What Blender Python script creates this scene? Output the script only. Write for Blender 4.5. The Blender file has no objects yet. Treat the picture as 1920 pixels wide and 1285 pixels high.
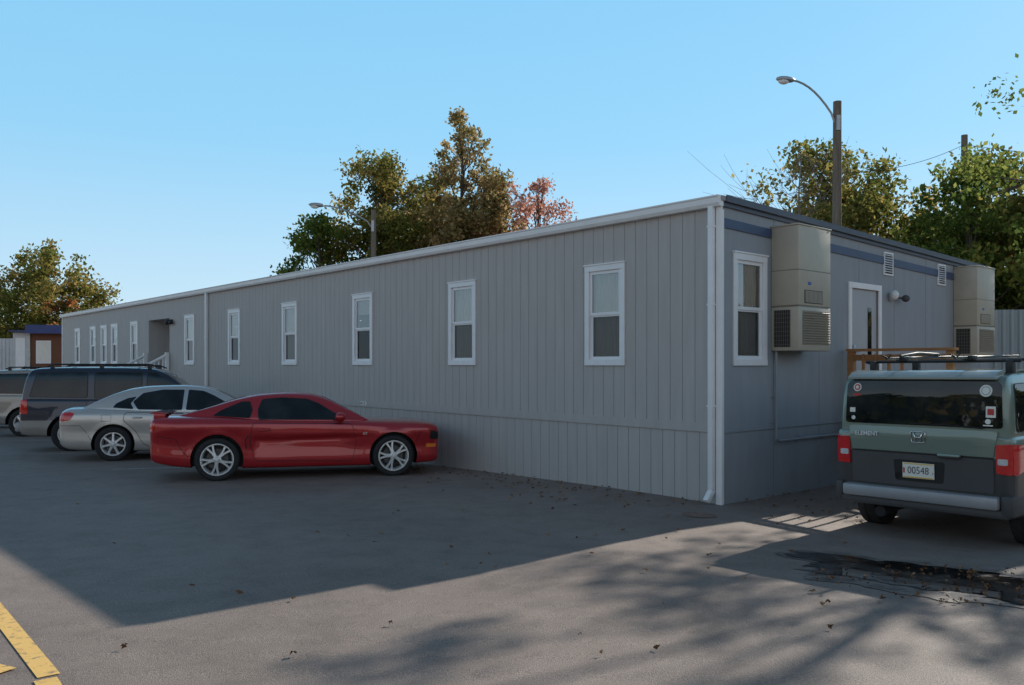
import bpy, bmesh, math, random
import numpy as np
from mathutils import Vector, Matrix
from mathutils.bvhtree import BVHTree
random.seed(5)
SC=bpy.context.scene
COL=SC.collection
# ------------------------------------------------------------------ materials
def nmat(name):
    m=bpy.data.materials.new(name); m.use_nodes=True
    nt=m.node_tree; b=nt.nodes['Principled BSDF']
    return m,nt,b
def noise(nt,scale,detail=4,coord='Object',rough=.55,vec_scale=None):
    tc=nt.nodes.new('ShaderNodeTexCoord'); n=nt.nodes.new('ShaderNodeTexNoise')
    n.inputs['Scale'].default_value=scale; n.inputs['Detail'].default_value=detail; n.inputs['Roughness'].default_value=rough
    if vec_scale:
        mp=nt.nodes.new('ShaderNodeMapping'); mp.inputs['Scale'].default_value=vec_scale
        nt.links.new(tc.outputs[coord],mp.inputs[0]); nt.links.new(mp.outputs[0],n.inputs['Vector'])
    else: nt.links.new(tc.outputs[coord],n.inputs['Vector'])
    return n
def ramp(nt,src,stops):
    r=nt.nodes.new('ShaderNodeValToRGB'); e=r.color_ramp.elements
    while len(e)<len(stops): e.new(.5)
    for k,(p,c) in enumerate(stops):
        e[k].position=p; e[k].color=(c[0],c[1],c[2],1) if hasattr(c,'__len__') else (c,c,c,1)
    nt.links.new(src,r.inputs[0]); return r
def bump(nt,b,src,strength,dist=.01):
    bp=nt.nodes.new('ShaderNodeBump'); bp.inputs['Strength'].default_value=strength; bp.inputs['Distance'].default_value=dist
    nt.links.new(src,bp.inputs['Height']); nt.links.new(bp.outputs[0],b.inputs['Normal'])
def P(name,col,rough=.5,metal=0,coat=0,var=.12,scale=3,bmp=0,bscale=60,coord='Object',vs=None,spec=.5):
    m,nt,b=nmat(name)
    n=noise(nt,scale,5,coord,vec_scale=vs)
    r=ramp(nt,n.outputs['Fac'],[(.25,[c*(1-var) for c in col]),(.75,[min(1,c*(1+var)) for c in col])])
    nt.links.new(r.outputs[0],b.inputs['Base Color'])
    b.inputs['Roughness'].default_value=rough; b.inputs['Metallic'].default_value=metal
    b.inputs['Coat Weight'].default_value=coat; b.inputs['Coat Roughness'].default_value=.04
    b.inputs['Specular IOR Level'].default_value=spec
    if bmp: bump(nt,b,noise(nt,bscale,3,coord).outputs['Fac'],bmp)
    return m
M={}
M['wall']=P('siding_paint',(.465,.440,.420),.7,var=.07,scale=1.2,bmp=.25,bscale=30,vs=(6,6,.7),spec=.3)
M['groove']=P('siding_groove',(.33,.315,.30),.8,spec=.2)
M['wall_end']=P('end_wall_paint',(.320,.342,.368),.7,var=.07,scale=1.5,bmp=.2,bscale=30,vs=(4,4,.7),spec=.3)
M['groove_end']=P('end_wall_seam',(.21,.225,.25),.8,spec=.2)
M['white']=P('white_trim',(.83,.83,.83),.45,var=.05,scale=4)
M['vinyl']=P('white_vinyl',(.82,.82,.83),.35,var=.04,scale=6)
M['navy']=P('navy_band',(.06,.085,.16),.5)
M['rooftop']=P('roof_membrane',(.35,.35,.34),.8,bmp=.3)
M['darktrim']=P('rake_trim',(.08,.09,.12),.5)
M['beige']=P('hvac_enamel',(.47,.42,.33),.45,var=.06,scale=5,bmp=.08)
M['beiged']=P('hvac_enamel_dark',(.22,.195,.16),.5)
M['black']=P('black_plastic',(.015,.015,.016),.5,var=.3)
M['cable']=P('cable_sheath',(.02,.02,.02),.95,var=.1,spec=.05)
M['rubber']=P('tyre_rubber',(.022,.022,.023),.8,var=.3,scale=20)
M['dark']=P('dark_interior',(.02,.02,.022),.8)
M['door']=P('steel_door',(.42,.43,.45),.5,var=.05)
M['wood']=P('treated_wood',(.42,.20,.08),.75,var=.3,scale=2,bmp=.4,bscale=40,vs=(1,1,12))
M['pole']=P('weathered_pole',(.17,.14,.11),.9,var=.35,scale=3,bmp=.6,bscale=20,vs=(6,6,.5))
M['steelg']=P('galvanised_steel',(.42,.44,.46),.45,metal=.6)
M['lampglass']=P('lamp_glass',(.75,.76,.75),.2)
M['chrome']=P('chrome',(.75,.75,.76),.12,metal=1,var=.03)
M['alloy']=P('alloy_wheel',(.78,.77,.76),.3,metal=.35,var=.05)
M['alloy_dull']=P('brake_disc',(.12,.12,.12),.5,metal=.8)
M['red']=P('red_metallic_paint',(.42,.010,.016),.32,metal=.3,coat=1,var=.05,scale=2)
M['silver']=P('silver_metallic_paint',(.56,.53,.49),.33,metal=.5,coat=1,var=.03,scale=2)
M['whitepaint']=P('white_car_paint',(.65,.66,.67),.3,coat=1,var=.02)
M['blacktrim']=P('rubber_seal',(.008,.008,.008),.45)
M['lens_red']=P('red_lens',(.60,.012,.012),.10,coat=1,var=.15,scale=30)
M['lens_amber']=P('amber_lens',(.85,.22,.02),.12,coat=1,var=.15,scale=30)
M['lens_clear']=P('clear_lens',(.55,.56,.58),.08,coat=1,var=.2,scale=30)
M['clad']=P('grey_cladding',(.062,.060,.060),.6,var=.08,bmp=.15,bscale=300)
M['bumper_silver']=P('silver_bumper',(.33,.33,.34),.5,metal=.3)
M['plate']=P('plate_white',(.78,.76,.68),.4,var=.04)
M['ink']=P('dark_ink',(.02,.025,.05),.5)
M['inkred']=P('red_ink',(.5,.04,.03),.5)
M['yellow']=P('amber_ink',(.75,.45,.05),.5)
M['curtain']=P('curtain_fabric',(.80,.77,.70),.9,var=.12,scale=4,vs=(10,10,.6))
M['blind']=P('window_blind',(.80,.78,.74),.8,var=.05)
M['bark']=P('bark',(.10,.08,.065),.95,var=.4,scale=4,bmp=.8,bscale=15,vs=(3,3,.6))
M['greybark']=P('grey_bark',(.22,.18,.16),.95,var=.3,scale=4)
M['brownwall']=P('brown_siding',(.16,.06,.03),.7,var=.2,vs=(8,8,1))
M['bluefascia']=P('blue_fascia',(.04,.06,.20),.5)
M['fence']=P('corrugated_steel',(.32,.36,.38),.45,metal=.3,var=.12,scale=.8,vs=(1,1,.3))
M['fencewhite']=P('pale_fence',(.55,.55,.55),.6)
M['bluegl']=P('label_blue',(.05,.1,.4),.5)
def glassmat(name,tint,gl):
    m=bpy.data.materials.new(name); m.use_nodes=True; nt=m.node_tree
    for n in list(nt.nodes): nt.nodes.remove(n)
    o=nt.nodes.new('ShaderNodeOutputMaterial'); mx=nt.nodes.new('ShaderNodeMixShader')
    t=nt.nodes.new('ShaderNodeBsdfTransparent'); g=nt.nodes.new('ShaderNodeBsdfGlossy')
    t.inputs[0].default_value=(*tint,1); g.inputs['Roughness'].default_value=.02; g.inputs['Color'].default_value=(.9,.95,1,1)
    f=nt.nodes.new('ShaderNodeFresnel'); f.inputs[0].default_value=gl
    nz=noise(nt,1.3,2); bp=nt.nodes.new('ShaderNodeBump'); bp.inputs['Strength'].default_value=.05; bp.inputs['Distance'].default_value=.03
    nt.links.new(nz.outputs['Fac'],bp.inputs['Height']); nt.links.new(bp.outputs[0],g.inputs['Normal'])
    nt.links.new(f.outputs[0],mx.inputs[0]); nt.links.new(t.outputs[0],mx.inputs[1]); nt.links.new(g.outputs[0],mx.inputs[2])
    nt.links.new(mx.outputs[0],o.inputs[0]); return m
M['pane']=glassmat('window_glass',(.92,.94,.94),2.3)
M['screen']=glassmat('screened_glass',(.42,.43,.44),1.35)
m,nt,b=nmat('car_glass'); b.inputs['Base Color'].default_value=(.008,.011,.013,1); b.inputs['Roughness'].default_value=.02
b.inputs['Specular IOR Level'].default_value=.5
r=ramp(nt,noise(nt,2.5,2).outputs['Fac'],[(.35,(.004,.006,.007)),(.7,(.02,.025,.027))]); nt.links.new(r.outputs[0],b.inputs['Base Color']); M['glass']=m
def twotone(name,top,bot,zc,metal_top=.4):
    m,nt,b=nmat(name); tc=nt.nodes.new('ShaderNodeTexCoord'); sp=nt.nodes.new('ShaderNodeSeparateXYZ'); gt=nt.nodes.new('ShaderNodeMath'); gt.operation='GREATER_THAN'
    gt.inputs[1].default_value=zc
    nt.links.new(tc.outputs['Object'],sp.inputs[0]); nt.links.new(sp.outputs[2],gt.inputs[0])
    mx=nt.nodes.new('ShaderNodeMix'); mx.data_type='RGBA'; mx.inputs['A'].default_value=(*bot,1); mx.inputs['B'].default_value=(*top,1)
    nt.links.new(gt.outputs[0],mx.inputs['Factor']); nt.links.new(mx.outputs['Result'],b.inputs['Base Color'])
    nt.links.new(gt.outputs[0],b.inputs['Coat Weight'])
    mm=nt.nodes.new('ShaderNodeMath'); mm.operation='MULTIPLY'; mm.inputs[1].default_value=metal_top; nt.links.new(gt.outputs[0],mm.inputs[0]); nt.links.new(mm.outputs[0],b.inputs['Metallic'])
    b.inputs['Roughness'].default_value=.38; return m
M['green2']=twotone('green_paint_over_grey_cladding',(.165,.215,.18),(.060,.058,.058),.94)
M['blue2']=twotone('navy_paint_over_silver_cladding',(.012,.020,.042),(.29,.265,.235),.66)
M['tan2']=twotone('champagne_paint_over_silver_cladding',(.36,.32,.28),(.28,.26,.24),.55)
def leafmat(name,stops,trans=.45,k=1.0):
    m=bpy.data.materials.new(name); m.use_nodes=True; nt=m.node_tree
    for n in list(nt.nodes): nt.nodes.remove(n)
    o=nt.nodes.new('ShaderNodeOutputMaterial'); at=nt.nodes.new('ShaderNodeAttribute'); at.attribute_name='tint'
    r=ramp(nt,at.outputs['Fac'],[(p,[min(.9,q*k) for q in c]) for p,c in stops])
    d=nt.nodes.new('ShaderNodeBsdfDiffuse'); t=nt.nodes.new('ShaderNodeBsdfTranslucent'); mx=nt.nodes.new('ShaderNodeMixShader'); mx.inputs[0].default_value=trans
    nt.links.new(r.outputs[0],d.inputs[0]); nt.links.new(r.outputs[0],t.inputs[0]); nt.links.new(d.outputs[0],mx.inputs[1]); nt.links.new(t.outputs[0],mx.inputs[2])
    nt.links.new(mx.outputs[0],o.inputs[0]); return m
M['leafolive']=leafmat('olive_leaves',[(0,(.04,.05,.014)),(.35,(.09,.10,.025)),(.7,(.20,.16,.05)),(1,(.34,.22,.08))],.55,1.85)
M['leafgreen']=leafmat('green_leaves',[(0,(.03,.05,.014)),(.45,(.08,.11,.025)),(.8,(.17,.18,.045)),(1,(.28,.23,.06))],.55,1.75)
M['leafbrown']=leafmat('tan_leaves',[(0,(.07,.065,.025)),(.4,(.16,.13,.055)),(.75,(.28,.20,.10)),(1,(.38,.26,.14))],.55,1.9)
M['leafred']=leafmat('red_leaves',[(0,(.26,.11,.08)),(.4,(.50,.25,.18)),(.8,(.68,.40,.30)),(1,(.75,.5,.4))],.5,1.15)
M['leafrg']=leafmat('mixed_red_green_leaves',[(0,(.04,.05,.015)),(.45,(.10,.10,.03)),(.7,(.28,.10,.04)),(1,(.45,.17,.07))],.55,1.6)
M['litter']=leafmat('fallen_leaves',[(0,(.10,.05,.03)),(.5,(.22,.11,.055)),(1,(.38,.25,.14))],.1)
# ------------------------------------------------------------------ mesh helpers
class MB:
    def __init__(s): s.v=[];s.f=[];s.m=[]
    def add(s,vs,fs,mi=0):
        o=len(s.v); s.v+= [tuple(v) for v in vs]; s.f+=[tuple(i+o for i in f) for f in fs]; s.m+=[mi]*len(fs)
    def box(s,x0,x1,y0,y1,z0,z1,mi=0,mat=None,bev=0):
        if bev:
            bm=bmesh.new(); bmesh.ops.create_cube(bm,size=1)
            for v in bm.verts: v.co=Vector(((x0+x1)/2+v.co.x*(x1-x0),(y0+y1)/2+v.co.y*(y1-y0),(z0+z1)/2+v.co.z*(z1-z0)))
            bmesh.ops.bevel(bm,geom=bm.edges[:],offset=bev,segments=2,affect='EDGES',profile=.5)
            vs=[v.co.copy() for v in bm.verts]; bm.verts.index_update(); fs=[[v.index for v in f.verts] for f in bm.faces]; bm.free()
        else:
            vs=[Vector(p) for p in [(x0,y0,z0),(x1,y0,z0),(x1,y1,z0),(x0,y1,z0),(x0,y0,z1),(x1,y0,z1),(x1,y1,z1),(x0,y1,z1)]]
            fs=[(0,3,2,1),(4,5,6,7),(0,1,5,4),(1,2,6,5),(2,3,7,6),(3,0,4,7)]
        if mat: vs=[mat@v for v in vs]
        s.add(vs,fs,mi)
    def tube(s,pts,rad,n=8,mi=0,cap=True):
        pts=[Vector(p) for p in pts]; 
        if not hasattr(rad,'__len__'): rad=[rad]*len(pts)
        vs=[];fs=[]
        prev=None
        for i,p in enumerate(pts):
            d=(pts[min(i+1,len(pts)-1)]-pts[max(i-1,0)]).normalized()
            if prev is None:
                a=d.cross(Vector((0,0,1))); 
                if a.length<.05: a=d.cross(Vector((1,0,0)))
                a.normalize()
            else:
                a=(prev-d*prev.dot(d)).normalized()
            prev=a; b=d.cross(a)
            for k in range(n):
                t=2*math.pi*k/n; vs.append(p+(a*math.cos(t)+b*math.sin(t))*rad[i])
        for i in range(len(pts)-1):
            for k in range(n):
                fs.append((i*n+k,i*n+(k+1)%n,(i+1)*n+(k+1)%n,(i+1)*n+k))
        if cap: fs.append(tuple(range(n))[::-1]); fs.append(tuple((len(pts)-1)*n+k for k in range(n)))
        s.add(vs,fs,mi)
    def spin(s,prof,n=36,mi=0,close=False):
        vs=[];fs=[];L=len(prof)
        for k in range(n):
            t=2*math.pi*k/n
            for r,y in prof: vs.append((r*math.cos(t),y,r*math.sin(t)))
        for k in range(n):
            for j in range(L-1 if not close else L):
                fs.append((k*L+j,k*L+(j+1)%L,((k+1)%n)*L+(j+1)%L,((k+1)%n)*L+j))
        s.add(vs,fs,mi)
    def ball(s,c,r,mi=0,n=14):
        if not hasattr(r,'__len__'): r=(r,r,r)
        bm=bmesh.new(); bmesh.ops.create_uvsphere(bm,u_segments=n,v_segments=max(6,n//2),radius=1)
        bm.verts.index_update(); s.add([(c[0]+v.co.x*r[0],c[1]+v.co.y*r[1],c[2]+v.co.z*r[2]) for v in bm.verts],[[v.index for v in f.verts] for f in bm.faces],mi); bm.free()
    def obj(s,name,mats,parent=None,smooth=False,angle=None):
        me=bpy.data.meshes.new(name); me.from_pydata([tuple(v) for v in s.v],[],s.f)
        for mm in mats: me.materials.append(M[mm] if isinstance(mm,str) else mm)
        me.polygons.foreach_set('material_index',s.m)
        bm=bmesh.new(); bm.from_mesh(me); bmesh.ops.recalc_face_normals(bm,faces=bm.faces)
        if smooth:
            for f in bm.faces: f.smooth=True
            if angle:
                for e in bm.edges:
                    if len(e.link_faces)==2 and e.calc_face_angle(0)>math.radians(angle): e.smooth=False
        bm.to_mesh(me); bm.free()
        return mkobj(name,me,parent)
def mkobj(name,me,parent=None):
    o=bpy.data.objects.new(name,me); COL.objects.link(o)
    if parent: o.parent=parent
    return o
def empty(name,label,cat,mat=None,group=None):
    e=bpy.data.objects.new(name,None); COL.objects.link(e); e['label']=label; e['category']=cat
    e.empty_display_size=.3
    if mat is not None: e.matrix_world=mat
    if group: e['group']=group
    return e
def tag(o,label,cat,group=None,kind=None):
    o['label']=label; o['category']=cat
    if group: o['group']=group
    if kind: o['kind']=kind
# ------------------------------------------------------------------ ground
def gz(x,y):
    yy=max(-15,min(60,y))
    return -.0238*(yy-10.6)-.15*math.exp(-((x-5)**2+(y-8.8)**2)/7.2)
def axis(a,b,lo,hi,fine,mid):
    out=list(np.arange(lo,hi+1e-6,fine)); v=lo; st=mid
    L=[]
    while v>a: v-=st; st*=1.35; L.append(max(v,a))
    v=hi; st=mid; R=[]
    while v<b: v+=st; st*=1.35; R.append(min(v,b))
    return L[::-1]+out+R
gx=axis(-500,500,-22,12,.4,1.0); gy=sorted(set([round(v,3) for v in axis(-300,900,-2,30,.4,1.0)]+[60.0,-15.0]))
mb=MB(); vs=[(x,y,gz(x,y)) for y in gy for x in gx]; W=len(gx)
mb.add(vs,[(j*W+i,j*W+i+1,(j+1)*W+i+1,(j+1)*W+i) for j in range(len(gy)-1) for i in range(W-1)])
m,nt,b=nmat('asphalt'); M['asphalt']=m
n1=noise(nt,.35,7,rough=.62); n2=noise(nt,150,3); n3=noise(nt,3.2,6,rough=.65)
r1=ramp(nt,n1.outputs['Fac'],[(.32,(.195,.158,.137)),(.5,(.238,.193,.168)),(.68,(.270,.220,.192))])
r2=ramp(nt,n2.outputs['Fac'],[(.3,(.5,.5,.5)),(.5,(1,1,1)),(.72,(1.0,1.0,1.0))]); r2.color_ramp.elements[2].color=(1.7,1.65,1.6,1)
r3=ramp(nt,n3.outputs['Fac'],[(.28,(.80,.80,.80)),(.5,(1.,1.,1.)),(.75,(1.12,1.12,1.12))])
def mul(nt,a,b_):
    mx=nt.nodes.new('ShaderNodeMix'); mx.data_type='RGBA'; mx.blend_type='MULTIPLY'; mx.inputs['Factor'].default_value=1
    nt.links.new(a,mx.inputs['A']); nt.links.new(b_,mx.inputs['B']); return mx.outputs['Result']
nt.links.new(mul(nt,mul(nt,r1.outputs[0],r2.outputs[0]),r3.outputs[0]),b.inputs['Base Color']); b.inputs['Roughness'].default_value=.7; b.inputs['Specular IOR Level'].default_value=.3
bump(nt,b,n2.outputs['Fac'],.6,.008)
g=mb.obj('ground',['asphalt'],smooth=True); tag(g,'dark worn asphalt car park surface','ground',kind='structure')
def sheet(name,poly,mat,off=.005,res=.25,label='',cat='',kind=None,group=None):
    bm=bmesh.new(); f=bm.faces.new([bm.verts.new((p[0],p[1],0)) for p in poly])
    xs=[p[0] for p in poly]; ys=[p[1] for p in poly]
    for v in np.arange(min(xs)+res,max(xs),res): bmesh.ops.bisect_plane(bm,geom=bm.verts[:]+bm.edges[:]+bm.faces[:],plane_co=(v,0,0),plane_no=(1,0,0))
    for v in np.arange(min(ys)+res,max(ys),res): bmesh.ops.bisect_plane(bm,geom=bm.verts[:]+bm.edges[:]+bm.faces[:],plane_co=(0,v,0),plane_no=(0,1,0))
    for v in bm.verts: v.co.z=gz(v.co.x,v.co.y)+off
    bmesh.ops.recalc_face_normals(bm,faces=bm.faces)
    me=bpy.data.meshes.new(name); bm.to_mesh(me); bm.free(); me.materials.append(M[mat])
    o=mkobj(name,me); tag(o,label,cat,group,kind); return o
def worn(name,col,lo=.42,hi=.56,rough=.7):
    m,nt,b=nmat(name); n=noise(nt,14,8,rough=.7)
    r=ramp(nt,n.outputs['Fac'],[(lo-.06,(.23,.185,.16)),(lo,[c*.8 for c in col]),(hi,col)]); nt.links.new(r.outputs[0],b.inputs['Base Color']); b.inputs['Roughness'].default_value=rough
    bump(nt,b,noise(nt,160,3).outputs['Fac'],.5,.006); return m
M['yline']=worn('worn_yellow_paint',(.80,.50,.15),.41,.48)
M['wline']=worn('worn_white_paint',(.5,.48,.46),.44,.56)
def strip(p,q,w):
    p=Vector(p);q=Vector(q); d=(q-p).normalized(); n=Vector((-d.y,d.x))*w/2
    return [p+n,p-n,q-n,q+n]
def uns(p): return [(v[0],v[1]) for v in p]
sheet('yellow_marking',uns(strip((-8.2,11.2),(-2.37,4.25),.105)),'yline',label='worn yellow painted line on asphalt',cat='road marking',kind='structure')
sheet('yellow_marking',uns(strip((-2.36,4.20),(-1.9,3.6),.105)),'yline',off=.006,label='worn yellow painted line on asphalt',cat='road marking',kind='structure')
sheet('yellow_marking',uns(strip((-3.9,4.9),(-2.62,4.31),.105)),'yline',off=.009,label='worn yellow painted line on asphalt',cat='road marking',kind='structure')
for (cx,cy) in [(-5.7,14.9),(-9.0,18.0),(-12.4,21.9)]:
    sheet('white_marking',uns(strip((cx-1.3,cy-.37),(cx+3.4,cy+.95),.10)),'wline',label='white painted parking bay line',cat='road marking',kind='structure')
m,nt,b=nmat('wet_asphalt'); M['wet']=m
n=noise(nt,3.2,7,rough=.65); r=ramp(nt,n.outputs['Fac'],[(.52,(.015,)*3),(.62,(.32,)*3)]); nt.links.new(r.outputs[0],b.inputs['Roughness'])
rc=ramp(nt,n.outputs['Fac'],[(.46,(.020,.018,.017)),(.64,(.07,.058,.052))]); nt.links.new(rc.outputs[0],b.inputs['Base Color'])
m,nt,b=nmat('damp_asphalt'); M['damp']=m
n=noise(nt,5,8,rough=.7); rc=ramp(nt,n.outputs['Fac'],[(.42,(.10,.082,.072)),(.55,(.21,.17,.148))]); nt.links.new(rc.outputs[0],b.inputs['Base Color']); b.inputs['Roughness'].default_value=.55
bump(nt,b,noise(nt,150,3).outputs['Fac'],.5,.006)
def blob(cx,cy,a_,b_,ph,rot,k=96,sc=1.0):
    out=[]; ca,sa=math.cos(rot),math.sin(rot)
    for i in range(k):
        a=2*math.pi*i/k; rr=sc*(1+.13*math.sin(3*a+ph)+.09*math.sin(5*a+2*ph)+.06*math.sin(11*a+ph)+.05*math.sin(17*a+1)+.035*math.sin(29*a+ph))
        u=a_*rr*math.cos(a); v=b_*rr*math.sin(a); out.append((cx+u*ca-v*sa,cy+u*sa+v*ca))
    return out
sheet('damp_patch',blob(3.45,6.6,1.30,.80,.4,-.62),'damp',off=.005,res=.2,label='damp darkened asphalt around a puddle',cat='wet ground',kind='structure')
sheet('puddle_water',blob(3.35,6.72,1.08,.56,.4,-.62),'wet',off=.010,res=.2,label='shallow dark puddle on asphalt',cat='puddle',kind='structure')
sheet('puddle_water',blob(4.05,5.85,.70,.42,1.4,-.5),'wet',off=.014,res=.2,label='shallow dark puddle on asphalt',cat='puddle',kind='structure')
pc=[(2.2+.2*math.cos(a),9.75+.2*math.sin(a)) for a in np.linspace(0,2*math.pi,28,endpoint=False)]
M['iron']=P('cast_iron',(.20,.13,.10),.8,var=.3,scale=20)
sheet('drain_cover',pc,'iron',off=.006,res=.2,label='round rusty iron drain cover in asphalt',cat='drain cover')
rng=np.random.default_rng(3)
V=[];F=[];T=[]
def addleaf(x,y,s):
    a=rng.uniform(0,6.28); z=gz(x,y)+.014; i=len(V)
    t=rng.uniform(0,1); V.append((x,y,z+.012*rng.uniform(.3,1.6))); T.append(t)
    for k in range(10):
        rr=s*(1 if k%2==0 else .45)*rng.uniform(.75,1.15); aa=a+k*.628
        V.append((x+rr*math.cos(aa),y+rr*math.sin(aa)*.85,z+rng.uniform(-.004,.025))); T.append(t)
    for k in range(10): F.append((i,i+1+k,i+1+(k+1)%10))
C=Vector((2.67,10.6)); sd=Vector((.7545,.6563)); td=Vector((-.6565,.7544))
for _ in range(220):
    t=rng.uniform(.2,8.5); d=-abs(rng.normal(0,.8))-.05; p=C+td*t+sd*d; addleaf(p.x,p.y,rng.uniform(.015,.04))
for _ in range(34): addleaf(rng.uniform(-2,3.3),rng.uniform(4.5,10),rng.uniform(.015,.032))
for _ in range(18): addleaf(rng.uniform(-7,6),rng.uniform(4.5,11),rng.uniform(.015,.035))
for _ in range(170):
    a=rng.uniform(0,6.28); q=math.sqrt(rng.uniform(0,1)); addleaf(3.6+1.3*q*math.cos(a),6.35+.8*q*math.sin(a),rng.uniform(.010,.022))
for _ in range(60): addleaf(rng.uniform(3,5),rng.uniform(9.4,12),rng.uniform(.02,.04))
me=bpy.data.meshes.new('leaf_litter'); me.from_pydata(V,[],F); at=me.attributes.new('tint','FLOAT','POINT'); at.data.foreach_set('value',T); me.materials.append(M['litter'])
o=mkobj('leaf_litter',me); tag(o,'scattered dry brown fallen leaves on asphalt','fallen leaves',kind='stuff')
# ------------------------------------------------------------------ building
ang=math.atan2(.6563,.7545)
B=empty('modular_building','long single storey grey modular office building with white trim','building',Matrix.Translation((C.x,C.y,0))@Matrix.Rotation(ang,4,'Z'))
LEN=33.9; WID=9.07; TOP=3.80; SL=.0265; FLOOR=.93
top=lambda s:TOP-SL*s
def grooved(a0,a1,zlo,zhi,grooves,openings,pt,gw=.010,dep=.006):
    bps={a0:0,a1:0}
    for gq in grooves:
        if a0+.02<gq<a1-.02: bps[gq-gw/2]=0;bps[gq]=dep;bps[gq+gw/2]=0
    xs=sorted(bps); dd=[bps[x] for x in xs]
    for o in openings:
        for e in (o[0],o[1]):
            if e not in bps: bps[e]=float(np.interp(e,xs,dd))
    xs=sorted(bps); mb=MB()
    for i in range(len(xs)-1):
        p,q=xs[i],xs[i+1]; dp,dq=bps[p],bps[q]; mid=(p+q)/2
        segs=[]
        ops=sorted([o for o in openings if o[0]<=mid<=o[1]],key=lambda o:o[2]); z=zlo
        for o in ops: segs.append((z,o[2])); z=o[3]
        segs.append((z,None))
        for z0,z1 in segs:
            za=zhi(p) if z1 is None else z1; zb_=zhi(q) if z1 is None else z1
            mb.add([pt(p,dp,z0),pt(q,dq,z0),pt(q,dq,zb_),pt(p,dp,za)],[(0,1,2,3)],1 if (dp or dq) else 0)
    return mb
pattern=[.203,.406,.61,.813,1.017,1.22]
gl=[]
base=0
while base<LEN:
    for q in pattern: gl.append(round(base+q,4))
    base+=1.22
wins=[2.0,5.40,8.78,12.11,15.37,18.65,23.9,26.2,27.55,29.05,31.35]
WZ=2.465; HW=.305; HH=.65
ops=[(t-HW,t+HW,WZ-HH,WZ+HH) for t in wins]+[(20.4,22.4,FLOOR+.03,3.19)]
ptL=lambda a,d,z:(d,a,z); ptE=lambda a,d,z:(a,d,z)
grooved(0,LEN,.99,lambda t:TOP,gl,ops,ptL).obj('wall',['wall','groove'],B)
grooved(0,LEN,-1.0,lambda t:.87,[q+.13 for q in gl],[],ptL).obj('skirting',['wall','groove'],B)
eops=[(.637-HW,.637+HW,WZ-HH,WZ+HH),(3.39,4.29,FLOOR,2.93)]
grooved(0,WID,.885,top,[1.22*k for k in range(1,8)],eops,ptE,gw=.01,dep=.006).obj('wall',['wall_end','groove_end'],B)
grooved(0,WID,-1.0,lambda s:.87,[1.22*k for k in range(1,8)],[],ptE,gw=.01,dep=.006).obj('skirting',['wall_end','groove_end'],B)
mb=MB(); mb.add([(WID,0,-1),(WID,LEN,-1),(WID,LEN,top(WID)),(WID,0,top(WID))],[(0,1,2,3)]); mb.add([(0,LEN,-1),(WID,LEN,-1),(WID,LEN,top(WID)),(0,LEN,TOP)],[(0,1,2,3)])
mb.obj('wall',['wall'],B)
mb=MB(); mb.box(.02,WID-.02,.02,LEN-.02,FLOOR-.04,FLOOR); mb.obj('floor',['dark'],B)
mb=MB(); mb.box(-.022,.004,.0,LEN,.87,.99); mb.obj('trim_board',['wall'],B)
mb=MB(); mb.box(0.0,WID,-.018,.004,.868,.89); mb.obj('trim_board',['wall_end'],B)
mb=MB(); ov=.06
vsr=[]
for (s,t) in [(-ov,-ov),(WID+ov,-ov),(WID+ov,LEN+ov),(-ov,LEN+ov)]: vsr.append((s,t,top(s)+.03))
for (s,t) in [(-ov,-ov),(WID+ov,-ov),(WID+ov,LEN+ov),(-ov,LEN+ov)]: vsr.append((s,t,top(s)+.09))
mb.add(vsr,[(0,3,2,1),(4,5,6,7),(0,1,5,4),(1,2,6,5),(2,3,7,6),(3,0,4,7)])
roof=mb.obj('roof',['rooftop'],B)
mb=MB(); pr=[(-.005,3.76),(-.09,3.76),(-.115,3.80),(-.12,3.865),(-.135,3.88),(-.135,3.895),(-.005,3.895)]
n_=len(pr); vv=[(s,-.04,z) for s,z in pr]+[(s,LEN+.05,z) for s,z in pr]
mb.add(vv,[(i,(i+1)%n_,n_+(i+1)%n_,n_+i) for i in range(n_)]+[tuple(range(n_)),tuple(range(n_,2*n_))])
mb.obj('gutter',['white'],B)
def slab(mb,s0,s1,y0,y1,d0,d1,mi=0):
    vv=[(s0,y0,top(s0)+d0),(s1,y0,top(s1)+d0),(s1,y1,top(s1)+d0),(s0,y1,top(s0)+d0),(s0,y0,top(s0)+d1),(s1,y0,top(s1)+d1),(s1,y1,top(s1)+d1),(s0,y1,top(s0)+d1)]
    mb.add(vv,[(0,3,2,1),(4,5,6,7),(0,1,5,4),(1,2,6,5),(2,3,7,6),(3,0,4,7)],mi)
mb=MB(); slab(mb,.02,WID+.07,-.075,-.062,.02,.105,0); slab(mb,0.0,WID,-.035,.0,-.035,.026,0)
mb.obj('rake_trim',['darktrim'],B)
mb=MB(); slab(mb,0.015,1.14,-.022,-.002,-.30,-.18); mb.obj('painted_band',['navy'],B)
mb=MB(); slab(mb,2.03,7.28,-.022,-.002,-.30,-.18); mb.obj('painted_band',['navy'],B)
mb=MB(); mb.box(-.012,.02,-.03,-.002,-.6,3.72); mb.box(-.03,-.012,-.03,.06,-.6,3.76); mb.obj('corner_board',['white'],B)
mb=MB(); mb.box(-.03,-.002,LEN-.08,LEN+.01,-.9,3.76); mb.obj('corner_board',['white'],B)
def downspout(t,zb):
    mb=MB(); mb.box(-.10,-.032,t,t+.075,zb+.12,3.77,bev=.008)
    for z in (1.2,2.5,3.5): mb.box(-.104,-.028,t-.008,t+.083,z,z+.025)
    mat=Matrix.Translation((-.07,t+.038,zb+.12))@Matrix.Rotation(math.radians(42),4,'Y')
    mb.box(-.035,.035,-.038,.038,-.16,.03,mat=mat,bev=.008)
    mb.obj('downspout',['white'],B,smooth=True,angle=30)
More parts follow.
